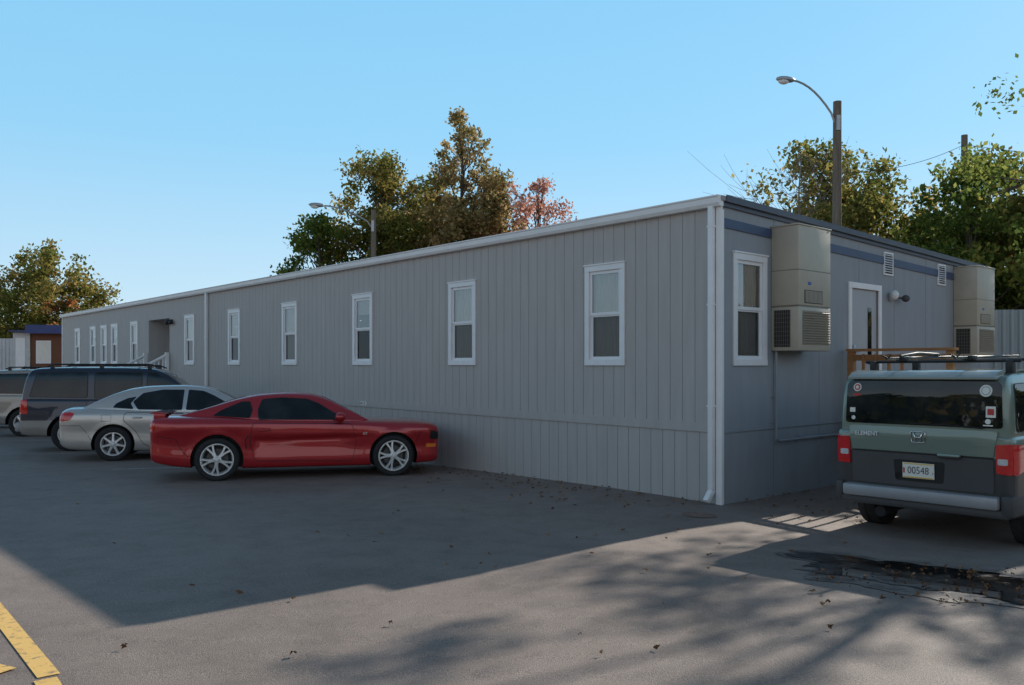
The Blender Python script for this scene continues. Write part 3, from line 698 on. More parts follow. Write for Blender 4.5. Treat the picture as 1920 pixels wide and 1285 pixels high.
c.side_window([(-1.42,1.01),(-.90,.975),(-.86,1.09),(-.90,1.215),(-1.02,1.205),(-1.30,1.09)],rnd=.02)
c.panel('windshield',[(-.62,.97),(.62,.97),(.50,1.305),(-.50,1.305)],'F','glass',off=.005,rnd=.05)
c.panel('rear_window',[(-.52,1.09),(.52,1.09),(.44,1.30),(-.44,1.30)],'B','glass',off=.005,rnd=.05)
c.mirror(.50,.935,.84)
mb=MB()
prf=[(-2.355,1.045),(-2.33,1.066),(-2.20,1.062),(-2.10,1.044),(-2.14,1.030)]
n=len(prf); vv=[(x,-.70,z) for x,z in prf]+[(x,.70,z) for x,z in prf]; mb.add(vv,[(i,(i+1)%n,n+(i+1)%n,n+i) for i in range(n)]+[tuple(range(n)),tuple(range(n,2*n))])
for y in (-.60,.60): mb.box(-2.30,-2.14,y-.10,y+.10,.98,1.043,bev=.012)
mb.obj('spoiler',['red'],c.e,smooth=True,angle=35)
def muslt(m_):
    c.panel('tail_light',[(-2.335,.78),(-2.26,.79),(-2.26,.91),(-2.325,.91)],m_,'lens_red',off=.006,res=.04,rnd=.012)
    c.panel('headlight',[(1.96,.60),(2.09,.585),(2.11,.63),(2.10,.71),(1.97,.74)],m_,'blacktrim',off=.006,res=.04,rnd=.012)
    c.panel('marker_light',[(1.90,.46),(2.06,.46),(2.07,.52),(1.90,.52)],m_,'lens_amber',off=.006,res=.03,rnd=.01)
    c.ribbon('bumper_gap',[(1.60,.25),(1.70,.50),(1.82,.73)],m_,'blacktrim',w=.007)
    c.ribbon('bumper_gap',[(-1.70,.30),(-1.90,.52),(-1.96,.66),(-2.24,.70)],m_,'blacktrim',w=.007)
    c.ribbon('side_scoop_edge',[(-.93,.50),(-.95,.62),(-.90,.70)],m_,'blacktrim',w=.016,off=.004)
c.both(muslt)
for m_,sg_ in (('R',-1),('L',1)):
    p,n=c.ray(.90,.70,m_); mw=Matrix.Translation((.90,p.y+sg_*.006,.70))@(Matrix(((1,0,0,0),(0,0,-1,0),(0,1,0,0),(0,0,0,1))) if sg_<0 else Matrix(((-1,0,0,0),(0,0,1,0),(0,1,0,0),(0,0,0,1))))
    text_obj('GT',.055,'chrome',c.e,mw,'badge',.002,bold=.001)
c.place(-4.55,12.80,.96,.27,-1.36,.90,2.72)
# --- silver sedan
c=Car('parked_car','silver four door saloon parked next to a red coupe','car','silver','cars parked along the building')
Rs=.335; wx=(-1.41,1.40)
c.build([(-2.40,.70,.46,.82,.88),(-2.38,.77,.36,.89,.97),(-2.32,.83,.29,.94,1.03),(-2.18,.88,.24,.965,1.065),(-1.9,.91,.22,.98,1.07),(-1.41,.925,.20,.98,1.04),(-.5,.92,.18,.955,1.0),(.5,.92,.18,.93,.98),(1.0,.92,.18,.915,.98),(1.4,.92,.19,.89,.95),(1.9,.88,.20,.83,.88),(2.2,.80,.22,.76,.80),(2.38,.68,.26,.68,.71),(2.42,.58,.36,.60,.62)],
 [(-2.0,.70,1.0,1.03),(-1.75,.76,1.0,1.17),(-1.42,.80,.985,1.33),(-1.1,.83,.975,1.43),(-.7,.84,.965,1.475),(-.2,.85,.955,1.487),(.2,.85,.95,1.46),(.5,.845,.945,1.37),(.9,.83,.935,1.16),(1.2,.80,.92,.99),(1.3,.74,.91,.93)],
 sec_body,mksec_cab(.40),wx,Rs,.335,.64,flare(wx,Rs,.335,.012))
c.wheels(wx,.80,Rs,'seven',.215,.66)
c.door([(-.10,.28),(1.0,.27),(1.04,.6),(.98,.90),(-.14,.925),(-.14,.5)],(.06,.83),hm='chrome')
c.door([(-1.02,.60),(-.88,.35),(-.78,.28),(-.125,.28),(-.165,.5),(-.165,.925),(-1.2,.945),(-1.24,.80)],(-.98,.85),hm='chrome')
c.side_window([(-.10,.985),(.93,.965),(.85,1.02),(.42,1.27),(.22,1.36),(-.06,1.385)],rnd=.03,trim='chrome',grow=.012)
c.side_window([(-.98,1.0),(-.17,.985),(-.14,1.385),(-.55,1.385),(-.9,1.32),(-1.08,1.15)],rnd=.03,trim='chrome',grow=.012)
c.side_window([(-1.44,1.04),(-1.06,1.01),(-1.12,1.12),(-1.02,1.25),(-1.18,1.22),(-1.38,1.12)],rnd=.02,trim='chrome',grow=.01)
c.panel('windshield',[(-.64,1.02),(.64,1.02),(.52,1.38),(-.52,1.38)],'F','glass',off=.005,rnd=.05)
c.panel('rear_window',[(-.58,1.14),(.58,1.14),(.50,1.40),(-.50,1.40)],'B','glass',off=.005,rnd=.05)
c.mirror(.82,.96,.85)
def sedlt(m_):
    c.panel('tail_light',[(-2.37,.78),(-2.18,.80),(-2.10,.93),(-2.18,.955),(-2.35,.94)],m_,'lens_red',off=.006,res=.04,rnd=.02)
    c.panel('headlight',[(2.05,.66),(2.30,.60),(2.32,.68),(2.10,.78),(1.98,.78)],m_,'lens_clear',off=.006,res=.04,rnd=.02)
    c.ribbon('side_moulding',[(-1.85,.52),(-2.30,.54)],m_,'silver',w=.04,off=.01)
    c.ribbon('side_moulding',[(-.95,.50),(.95,.48)],m_,'silver',w=.04,off=.012)
    c.ribbon('bumper_gap',[(-1.80,.42),(-1.90,.58),(-2.0,.70),(-2.36,.70)],m_,'blacktrim',w=.007)
    c.ribbon('fuel_flap_gap',[(-1.62,.78),(-1.45,.78),(-1.45,.90),(-1.62,.90)],m_,'blacktrim',w=.005,closed=True)
c.both(sedlt)
c.place(-7.74,16.1,.96,.27,-1.41,.90,2.81)
# --- SUVs
def suv(paint,label,pos,rimmat='alloy',sc=(1,1,1),hd=(.96,.27),cat='sport utility vehicle'):
    c=Car('parked_suv',label,cat,paint,'cars parked along the building'); R=.37; wx=(-1.44,1.43)
    def ex(x,z): return .018*math.exp(-((z-.50)/.06)**2) - .006*math.exp(-((z-.68)/.012)**2)
    c.build([(-2.42,.78,.46,1.04,1.07),(-2.41,.84,.42,1.07,1.10),(-2.36,.91,.36,1.09,1.12),(-2.15,.935,.33,1.10,1.13),(-1.44,.94,.31,1.095,1.12),(0,.94,.30,1.08,1.10),(1.0,.94,.30,1.06,1.11),(1.43,.94,.31,1.05,1.13),(1.9,.92,.33,1.01,1.09),(2.2,.87,.35,.96,1.03),(2.35,.80,.38,.89,.93),(2.40,.70,.44,.80,.82)],
     [(-2.39,.80,1.08,1.12),(-2.36,.84,1.08,1.35),(-2.31,.86,1.08,1.60),(-2.25,.865,1.08,1.74),(-2.12,.87,1.08,1.785),(-1.5,.875,1.08,1.81),(-.6,.875,1.07,1.815),(.1,.87,1.07,1.79),(.35,.865,1.07,1.71),(.7,.85,1.06,1.44),(1.08,.82,1.06,1.13),(1.15,.78,1.05,1.07)],
     sec_box,mksec_cab(.15,.05),wx,R,.37,.66,flare(wx,R,.37,.03,.07,ex),archs=.065)
    c.wheels(wx,.82,R,'five',.235,.62,rimmat)
    c.door([(.0,.50),(1.0,.48),(1.02,.8),(.98,1.045),(-.02,1.06),(-.03,.7)],(.14,.97))
    c.door([(-.93,.82),(-.90,.52),(-.03,.50),(-.055,.7),(-.05,1.06),(-1.12,1.07),(-1.14,.95)],(-.95,.97))
    c.side_window([(.03,1.13),(.90,1.12),(.82,1.2),(.40,1.53),(.20,1.67),(.03,1.68)],rnd=.03)
    c.side_window([(-.98,1.13),(-.09,1.13),(-.08,1.68),(-1.0,1.68)],rnd=.03)
    c.side_window([(-2.22,1.16),(-1.14,1.14),(-1.15,1.68),(-2.10,1.66)],rnd=.04)
    c.panel('windshield',[(-.66,1.16),(.66,1.16),(.58,1.70),(-.58,1.70)],'F','glass',off=.005,rnd=.05)
    c.panel('rear_window',[(-.68,1.20),(.68,1.20),(.62,1.66),(-.62,1.66)],'B','glass',off=.006,rnd=.06,res=.04)
    c.mirror(.82,1.12,.88,'black',(.07,.11,.085))
    mb=MB()
    for y in (-.66,.66):
        mb.tube([(-1.95,y,1.80),(-1.85,y,1.85),(.05,y,1.86),(.2,y,1.80)],.016,8)
        for x in (-1.85,-.9,.05): mb.box(x-.04,x+.04,y-.02,y+.02,1.76,1.85)
    for x in (-1.5,-.2): mb.tube([(x,-.66,1.862),(x,.66,1.862)],.014,8)
    mb.obj('roof_rack',['black'],c.e,smooth=True,angle=40)
    mb=MB(); mb.box(-2.50,-2.36,-.86,.86,.42,.62,bev=.04); mb.obj('bumper',['bumper_silver'],c.e,smooth=True,angle=40)
    mb=MB(); mb.box(2.28,2.44,-.80,.80,.40,.60,bev=.05); mb.obj('bumper',['bumper_silver'],c.e,smooth=True,angle=40)
    def lt(m_):
        c.panel('tail_light',[(-2.40,.80),(-2.24,.80),(-2.26,1.10),(-2.39,1.08)],m_,'lens_red',off=.008,res=.04,rnd=.02)
        c.panel('headlight',[(2.08,.76),(2.30,.74),(2.30,.86),(2.10,.93)],m_,'lens_clear',off=.006,res=.04,rnd=.02)
    c.both(lt)
    for sg_ in (-1,1):
        y0,y1=sorted((sg_*.60,sg_*.80)); c.panel('tail_light',[(y0,.78),(y1,.78),(y1,1.06),(y0,1.06)],'B','lens_red',off=.01,res=.05,rnd=.02)
    c.place(pos[0],pos[1],hd[0],hd[1],-1.44,.92,2.87,sc)
    return c
suv('blue2','navy blue sport utility vehicle with silver lower cladding',(-9.85,18.5),sc=(1.07,1.0,1.05),hd=(.97,.24))
suv('tan2','champagne coloured sport utility vehicle parked beside navy one',(-13.9,23.6),sc=(1.03,1,1.07))
suv('whitepaint','white sport utility vehicle at the end of the row',(-18.4,27.6))
# --- green boxy SUV
c=Car('boxy_suv','green boxy sport utility vehicle with grey cladding, rear toward viewer','sport utility vehicle','green2')
Re=.345; wx=(-1.29,1.285)
c.build([(-2.07,.85,.40,1.13,1.16),(-2.064,.872,.37,1.14,1.17),(-2.045,.892,.36,1.15,1.18),(-1.98,.90,.35,1.15,1.18),(-1.29,.905,.32,1.15,1.17),(0,.905,.28,1.14,1.16),(1.1,.905,.28,1.12,1.17),(1.6,.89,.30,1.08,1.14),(1.95,.84,.32,1.0,1.06),(2.12,.76,.34,.92,.97),(2.18,.66,.42,.82,.85)],
 [(-2.055,.835,1.15,1.17),(-2.05,.845,1.15,1.36),(-2.035,.855,1.15,1.55),(-2.015,.86,1.15,1.71),(-1.98,.865,1.15,1.762),(-1.85,.87,1.15,1.785),(-1.2,.87,1.15,1.795),(0,.87,1.15,1.785),(.55,.86,1.15,1.75),(.8,.85,1.14,1.62),(1.2,.83,1.13,1.30),(1.38,.80,1.12,1.17),(1.42,.76,1.12,1.14)],
 sec_box,mksec_cab(.075,.03),wx,Re,.345,.64,flare(wx,Re,.345,.02,.06),archs=.06)
c.wheels(wx,.79,Re,'five',.225,.66)
c.door([(-.85,.45),(.95,.43),(.97,.9),(.95,1.11),(-.95,1.12),(-1.0,.9)],(-.1,1.0))
c.side_window([(-1.92,1.20),(-1.0,1.19),(-1.0,1.66),(-1.86,1.66)],rnd=.05)
c.side_window([(-.93,1.19),(.02,1.19),(.02,1.66),(-.93,1.66)],rnd=.04)
c.side_window([(.08,1.19),(1.14,1.18),(.78,1.50),(.60,1.64),(.08,1.65)],rnd=.04)
c.panel('windshield',[(-.68,1.22),(.68,1.22),(.62,1.68),(-.62,1.68)],'F','glass',off=.005,rnd=.05)
RW=c.panel('rear_window',[(-.79,1.235),(.79,1.235),(.775,1.66),(.72,1.70),(-.72,1.70),(-.775,1.66)],'B','glass',off=.012,rnd=.04,res=.04)
mb=MB()
prf=[(-2.03,1.715),(-2.09,1.715),(-2.095,1.735),(-2.0,1.787),(-1.85,1.803),(-1.85,1.75)]
M['green_sheen']=P('roof_reflection_tint',(.36,.41,.37),.35,metal=.2,coat=1,var=.04)  # green made paler to paint in the bright reflection along the roof edge
n=len(prf); vv=[(x,-.74,z) for x,z in prf]+[(x,.74,z) for x,z in prf]; mb.add(vv,[(i,(i+1)%n,n+(i+1)%n,n+i) for i in range(n)]+[tuple(range(n)),tuple(range(n,2*n))]); mb.obj('spoiler',['green_sheen'],c.e,smooth=True,angle=35)
mb=MB(); mb.box(-2.16,-1.98,-.77,.80,.445,.575,0,bev=.03); mb.obj('bumper',['bumper_silver'],c.e,smooth=True,angle=40)
mb=MB(); mb.box(-2.13,-1.72,-.90,-.773,.38,.60,0,bev=.04); mb.box(-2.13,-1.72,.803,.90,.38,.60,0,bev=.04); mb.box(-2.12,-1.9,-.85,.85,.36,.45,0,bev=.03); mb.obj('bumper_corner',['clad'],c.e,smooth=True,angle=40)
tg=c.panel('tailgate',[(-.71,.955),(.71,.955),(.75,1.21),(-.75,1.21)],'B','green2',off=.016,res=.05,rnd=.02)
c.ribbon('tailgate_gap',[(-.71,.942),(.71,.942)],'B','blacktrim',w=.014,off=.008)
lg=c.panel('lower_tailgate',[(-.71,.60),(.71,.60),(.71,.932),(-.71,.932)],'B','clad',off=.012,res=.06,rnd=.02)
c.panel('plate_recess',[(-.24,.65),(.24,.65),(.26,.87),(-.26,.87)],'B','blacktrim',off=.0145,res=.1,rnd=.03,parent=lg)
mb=MB(); mb.box(-2.135,-2.085,-.42,-.20,.92,.965,bev=.015); mb.obj('handle',['green2'],tg,smooth=True,angle=40)
mbp=MB(); mbp.box(-2.098,-2.090,-.16,.16,.685,.845,bev=.003); pl=mbp.obj('number_plate',['plate'],c.e)
def backmw(y,z,x=-2.102): return Matrix(((0,0,-1,x),(-1,0,0,y),(0,1,0,z),(0,0,0,1)))
text_obj('00548',.104,'ink',pl,backmw(0.0,.765,-2.1),bold=-.001,sx=.84)
mb=MB(); mb.box(-2.1,-2.098,-.15,.15,.689,.700); mb.obj('plate_stripe',['yellow'],pl)
mb=MB(); mb.box(-2.1,-2.098,-.15,.15,.830,.840); mb.obj('plate_stripe',['yellow'],pl)
mb=MB(); mb.box(-2.1,-2.098,.136,.153,.735,.79); mb.obj('plate_emblem',['inkred'],pl)
text_obj('P',.026,'ink',pl,backmw(-.148,.745,-2.1))
text_obj('ELEMENT',.062,'lampglass',c.e,backmw(.54,1.125,-2.096),'badge',.003,sx=1.0,bold=.001)
mb=MB()
fr=[(y*.066*(1+.12*(z>0)),1.115+z*.056) for y,z in [(-1,-.8),(-.8,-1),(.8,-1),(1,-.8),(1,.8),(.8,1),(-.8,1),(-1,.8)]]
mb.tube([(-2.095,y,z) for y,z in fr+[fr[0]]],.0055,6)
for sy in (-1,1): mb.tube([(-2.097,sy*.026,1.068),(-2.097,sy*.029,1.115),(-2.097,sy*.044,1.162)],[.010,.007,.010],6)
mb.tube([(-2.097,-.028,1.112),(-2.097,.028,1.112)],.008,6); mb.obj('emblem',['chrome'],c.e,smooth=True)
for sg_ in (-1,1):
    a,b_=sorted((sg_*.735,sg_*.87)); tl=c.panel('tail_light',[(a,.79),(b_,.80),(b_,1.08),(a,1.09)],'B','lens_red',off=.02,res=.035,rnd=.02,th=.03)
    m_='R' if sg_<0 else 'L'
    t2=c.panel('tail_light',[(-2.055,.79),(-1.86,.82),(-1.82,.95),(-1.86,1.07),(-2.055,1.09)],m_,'lens_red',off=.014,res=.035,rnd=.02,th=.02)
    a2,b2=sorted((sg_*.75,sg_*.84)); c.panel('lens',[(a2,.885),(b2,.885),(b2,.945),(a2,.945)],'B','lens_clear',off=.024,res=.03,rnd=.015,parent=tl)
def disc(y,z,r,mat,off,name='sticker'):
    return c.panel(name,[(y+r*math.cos(a),z+r*math.sin(a)) for a in np.linspace(0,2*math.pi,20,endpoint=False)],'B',mat,off=off,res=.03,th=0,parent=RW)
disc(.66,1.62,.045,'plate',.016); disc(.66,1.62,.033,'inkred',.018); disc(.66,1.62,.018,'plate',.020)
c.panel('sticker',[(.62,1.53),(.70,1.53),(.70,1.555),(.62,1.555)],'B','inkred',off=.016,res=.05,th=0,parent=RW)
c.panel('sticker',[(.68,1.35),(.74,1.35),(.74,1.40),(.68,1.40)],'B','plate',off=.016,res=.05,th=0,parent=RW)
disc(.70,1.29,.022,'plate',.016)
disc(-.64,1.60,.058,'plate',.016); disc(-.64,1.60,.044,'steelg',.018); disc(-.64,1.60,.032,'plate',.020)
c.panel('sticker',[(-.73,1.34),(-.64,1.34),(-.64,1.45),(-.73,1.45)],'B','plate',off=.016,res=.05,th=0,parent=RW)
c.panel('sticker',[(-.715,1.365),(-.655,1.365),(-.655,1.425),(-.715,1.425)],'B','inkred',off=.018,res=.05,th=0,parent=RW)
disc(-.66,1.30,.026,'plate',.016)
c.panel('sticker',[(-.705,1.255),(-.615,1.255),(-.615,1.267),(-.705,1.267)],'B','plate',off=.016,res=.05,th=0,parent=RW)
mb=MB(); p,n=c.ray(-.05,1.28,'B'); mb.tube([(p.x-.03,-.62,1.235),(p.x-.035,-.3,1.25),(p.x-.03,.1,1.25)],.008,6); mb.obj('rear_wiper',['blacktrim'],c.e)
mb=MB()
for x in (-1.55,-.45):
    mb.tube([(x,-.80,1.89),(x,.80,1.89)],.016,8)
    for y in (-.70,.70): mb.box(x-.05,x+.05,y-.035,y+.035,1.76,1.90,bev=.012)
for y in (-.32,.38):
    mb.tube([(-1.95,y,1.93),(-.1,y,1.93)],.014,8); mb.box(-1.62,-1.48,y-.05,y+.05,1.90,1.95,bev=.01); mb.tube([(-1.95,y-.05,1.97),(-1.90,y,1.93),(-1.95,y+.05,1.97)],.01,6)
mb.tube([(-1.6,.38,1.95),(-1.2,.36,1.98),(-.6,.38,1.96)],.018,8)
mb.obj('roof_rack',['black'],c.e,smooth=True,angle=40)
mb=MB(); mb.tube([(-1.95,.45,.27),(-1.4,.45,.26),(-1.2,.3,.28)],.03,8); mb.tube([(-2.0,.45,.28),(-1.7,.45,.28)],.06,10); mb.tube([(-1.29,-.7,.32),(-1.29,.7,.32)],.05,8); mb.obj('underbody',['dark'],c.e,smooth=True,angle=40)
h=Vector((.7545,.656)).normalized(); l=Vector((-h.y,h.x)); rc_=Vector((4.24,8.62))+h*(2.07-1.29)-l*.79
c.place(rc_.x,rc_.y,.7545,.656,-1.29,.79,2.575)
# ------------------------------------------------------------------ trees
def leafmesh(name,c0,sz,t,mat,parent,rng):
    nl=len(c0)
    a=rng.normal(0,1,(nl,3)); a/=np.linalg.norm(a,axis=1)[:,None]; b_=rng.normal(0,1,(nl,3)); b_-= (a*b_).sum(1)[:,None]*a; b_/=np.linalg.norm(b_,axis=1)[:,None]
    A=a*sz; Bq=b_*sz*.62
    V=np.empty((nl,4,3)); V[:,0]=c0-A; V[:,1]=c0+Bq-A*.1; V[:,2]=c0+A; V[:,3]=c0-Bq-A*.1
    me=bpy.data.meshes.new(name); me.vertices.add(nl*4); me.vertices.foreach_set('co',V.ravel()); me.loops.add(nl*4); me.loops.foreach_set('vertex_index',np.arange(nl*4)); me.polygons.add(nl); me.polygons.foreach_set('loop_start',np.arange(0,nl*4,4)); me.polygons.foreach_set('loop_total',np.full(nl,4)); me.update(calc_edges=True)
    at=me.attributes.new('tint','FLOAT','POINT'); at.data.foreach_set('value',np.repeat(t,4)); me.materials.append(M[mat]); return mkobj(name,me,parent)
def tree(x,y,h,rad,cb,seed,leaf,nl,ls,label,shape='round',bare=False,group='trees around the car park',bark='bark',ncl=95,crk=.20,shell=.5):
    rng=np.random.default_rng(seed); z0=gz(x,y)-.1
    e=empty('tree',label,'tree',Matrix.Translation((x,y,z0)),group)
    mb=MB(); npt=9; tp=[]
    for i in range(npt):
        f=i/(npt-1); tp.append(Vector((rng.normal(0,.05)*h*.10*f,rng.normal(0,.05)*h*.10*f,f*h*.93)))
    r0=.018*h if not bare else .010*h
    mb.tube(tp,[r0*(1-.92*i/(npt-1))+.01 for i in range(npt)],8)
    def tpos(f):
        k=min(f/.93*(npt-1),npt-1.001); i=int(k); return tp[i].lerp(tp[i+1],k-i)
    f0=cb/h
    def env(f):
        g=min(max((f-f0)/(1-f0),0),1)
        if shape=='round': return rad*max(.30,(max(0,1-(2*g-.95)**2/1.25))**.5)
        return rad*min(1,.26+1.75*(1-g)**1.1)*min(1,g*4+.55)
    if bare:
        for i in range(14):
            f=f0+(.95-f0)*(i+rng.uniform(0,1))/14; s=tpos(min(f*.92,.92)); az=i*2.4+rng.uniform(-.5,.5); R_=env(f)*rng.uniform(.6,1.1); up=rng.uniform(.5,1.0)*R_
            pts=[s+Vector((math.cos(az+.5*k/5)*R_*k/5,math.sin(az+.5*k/5)*R_*k/5,up*(k/5)**1.3))+Vector(rng.normal(0,.07,3))*R_*k/5 for k in range(6)]
            rb=r0*.35*(1-f*.6); mb.tube(pts,[rb*(1-.85*k/5)+.004 for k in range(6)],5,cap=False)
            for j in range(8):
                u=rng.uniform(.3,1.0); a=pts[min(5,int(u*5))]; dv=Vector((math.cos(az+rng.uniform(-1.5,1.5)),math.sin(az+rng.uniform(-1.5,1.5)),rng.uniform(.1,1.2))); L=R_*rng.uniform(.2,.5)+.2
                q=[a,a+dv*L*.5+Vector(rng.normal(0,.08,3)),a+dv*L]; mb.tube(q,[rb*.3+.004,rb*.2+.004,.004],4,cap=False)
                for w in range(3):
                    d2=dv+Vector(rng.normal(0,.6,3)); mb.tube([q[1],q[1]+d2*L*.5,q[1]+d2*L*.8+Vector((0,0,.1))],[.007,.006,.004],3,cap=False)
        mb.obj('trunk',[bark],e,smooth=True); return
    cl=[]; lob=rng.uniform(0,6.28,4)
    fs=np.linspace(f0,.97,200); wts=np.array([env(f)**1.5+.15*rad**1.5 for f in fs]); wts/=wts.sum()
    for i in range(ncl):
        f=float(rng.choice(fs,p=wts)); az=rng.uniform(0,6.28); lobe=1+.12*math.sin(3*az+lob[0]+5*f)+.10*math.sin(5*az+lob[1]-9*f)
        rr=env(f)*lobe*(rng.uniform(0,1)**shell)*rng.uniform(.85,1.05)
        cpos=tpos(min(f,.92)); cpos=Vector((cpos.x,cpos.y,f*h))+Vector((math.cos(az)*rr,math.sin(az)*rr,rng.normal(0,.02)*h))
        cl.append((cpos,rad*crk*rng.uniform(.6,1.35)*(.6+.4*env(f)/rad)))
    for k in range(7): cl.append((Vector((tpos(.92).x,tpos(.92).y,h*(.88+.018*k)))+Vector(rng.normal(0,.05,3))*rad,rad*crk*.7))
    for i,(cp,cr) in enumerate(cl):
        if i%2==0 or i>ncl: 
            fz=max(.15,min(.9,(cp.z/h)-rng.uniform(.08,.2))); s=tpos(fz); mid=s.lerp(cp,.55)+Vector((0,0,-.05*(cp-s).length))+Vector(rng.normal(0,.04,3))*(cp-s).length
            L=(cp-s).length; rb=min(r0*.4,.012*L+.015); mb.tube([s,mid,cp],[rb,rb*.6,.008],5,cap=False)
            for j in range(3):
                dv=Vector(rng.normal(0,1,3)); dv.normalize(); mb.tube([mid.lerp(cp,.5),cp+dv*cr*.9],[rb*.4,.005],4,cap=False)
    mb.obj('trunk',[bark],e,smooth=True)
    nc=len(cl); Cc=np.array([tuple(q[0]) for q in cl]); Cr=np.array([q[1] for q in cl]); Ct=rng.uniform(0,1,nc)
    wgt=Cr**2*rng.uniform(.4,1.3,nc); wgt/=wgt.sum(); idx=rng.choice(nc,nl,p=wgt)
    g=rng.normal(0,1,(nl,3)); g/=np.linalg.norm(g,axis=1)[:,None]; g*= (rng.uniform(0,1,nl)**.5)[:,None]*1.2
    g*=np.where(rng.uniform(0,1,nl)<.22,1.5,1.0)[:,None]
    c0=Cc[idx]+g*Cr[idx][:,None]*np.array([1,1,.8])
    sz=ls*rng.uniform(.55,1.25,nl)[:,None]
    t=np.clip(Ct[idx]*.5+rng.uniform(0,.5,nl),0,1)
    leafmesh('crown',c0,sz,t,leaf,e,rng)
tree(-9.5,41,10.1,2.6,1.5,11,'leafgreen',17000,.11,'small dark green tree behind the building')
tree(-6.5,42,13.0,3.0,1.0,12,'leafolive',28000,.11,'dense olive green tree behind the building',ncl=150)
tree(-2.55,42,14.9,3.1,2.0,13,'leafbrown',30000,.11,'tall tree with browning leaves behind the building','cone',ncl=210,crk=.15)
tree(-.6,41.5,12.0,2.5,1.5,14,'leafbrown',17000,.11,'tree with tan autumn leaves behind the building',ncl=110)
tree(-4.2,45,13.0,3.0,1.5,24,'leafolive',18000,.12,'olive green tree behind the building',ncl=120)
tree(1.25,40,11.6,2.6,1.5,15,'leafred',9500,.095,'thin tree with red autumn leaves behind the building',ncl=120,crk=.18)
tree(-33.5,60,11.2,4.2,.5,16,'leafolive',22000,.15,'broad olive tree beside a brown shed',ncl=130)
tree(-30.5,57,7.6,2.4,.5,17,'leafrg',8000,.13,'low tree with dark red and green leaves')
tree(-38.5,63,8.4,4,.5,18,'leafgreen',12000,.16,'dark green tree at the edge of the car park')
tree(13.7,35,11.6,4.2,1.5,19,'leafolive',28000,.11,'olive green tree behind a wooden lamp pole',ncl=160,crk=.17)
tree(11.1,32,11.0,2.4,3.5,20,'',0,0,'bare grey tree without leaves behind the building',bare=True,bark='greybark')
tree(17.3,31,10.0,3.4,1.0,21,'leafgreen',25000,.11,'green tree behind the end of the building',ncl=130)
tree(20.8,31,11.0,3.6,1.0,22,'leafrg',22000,.11,'tree with mixed green and red leaves behind fence',ncl=130)
tree(15.2,27.5,7.8,2.4,1.0,25,'leafgreen',14000,.10,'green tree behind the end of the building')
tree(19.0,27,9.0,2.9,.8,26,'leafolive',20000,.10,'yellow green tree behind a steel fence')
tree(15.0,18.9,12.4,3.9,4.8,23,'leafgreen',7500,.075,'tall green tree beside the end of the building',ncl=55,crk=.13,shell=.4)
rng=np.random.default_rng(77); N=26000; a=rng.uniform(math.radians(172),math.radians(402),N); hgt=4.6+1.5*np.sin(a*17)+1.2*np.sin(a*41+1)+.6*np.sin(a*90); rr=42+rng.uniform(-3,3,N)
z=rng.uniform(0,1,N)**.8*hgt+.2; c0=np.stack([rr*np.cos(a),rr*np.sin(a),z],1)
o=leafmesh('tree_line',c0,rng.uniform(.3,.65,N)[:,None],np.clip(.35+.3*np.sin(a*23)+rng.uniform(-.3,.3,N),0,1),'leafolive',None,rng); tag(o,'distant wooded edge across the car park','tree line',kind='stuff')
# ------------------------------------------------------------------ poles
def lamp(x,y,ztop,armdir,armlen,label,r=.15,arm=True,rise=.9):
    z0=gz(x,y); e=empty('street_lamp' if arm else 'utility_pole',label,'street lamp' if arm else 'utility pole',Matrix.Translation((x,y,z0)),'wooden poles around the car park'); h=ztop-z0
    mb=MB(); mb.tube([(0,0,-.3),(0,0,h*.5),(.02,0,h)],[r*1.15,r*1.02,r*.9],14); mb.obj('pole',['pole'],e,smooth=True,angle=40)
    if arm:
        d=Vector(armdir).normalized(); mb=MB(); pts=[]
        for k in range(9):
            u=k/8; p=d*armlen*u; pts.append((p.x,p.y,h-.95+rise*(1-(1-u)**2)+.25))
        mb.tube([(0,0,h-.9)]+pts[1:],.035,8); mb.box(-.06,.06,-r-.03,r+.03,h-1.0,h-.5); a=mb.obj('arm',['steelg'],e,smooth=True,angle=40)
        q=Vector(pts[-1])+d*.25; mb=MB(); mb.ball((0,0,0),(.36,.16,.10),0,16); mb.ball((.08,0,-.06),(.20,.13,.11),1,14)
        l=mb.obj('lamp_head',['steelg','lampglass'],e,smooth=True); l.location=q; l.rotation_euler=(0,0,math.atan2(d.y,d.x))
    return e
lamp(10.95,28,10.6,(-1,-.3,0),1.75,'wooden pole with curved street lamp arm behind the building',.15,rise=1.25)
lamp(-6.35,38,8.8,(-1,-.4,0),2.3,'wooden pole with street lamp in front of trees',.13,rise=.75)
lamp(19.05,35,11.4,(0,0,0),1,'plain wooden utility pole among trees',.14,arm=False)
mb=MB()
def wire(a,b_,sag,r=.010):
    pts=[Vector(a).lerp(Vector(b_),k/20)-Vector((0,0,sag*4*(k/20)*(1-k/20))) for k in range(21)]; mb.tube(pts,r,5)
wire((10.95,28,8.2),(19.05,35,11.0),.3); wire((19.05,35,11.0),(42,38,11.6),.7); wire((19.05,35,10.4),(42,38,11.0),.7)
o=mb.obj('power_line',['cable']); tag(o,'thin black overhead cables between wooden poles','power line')
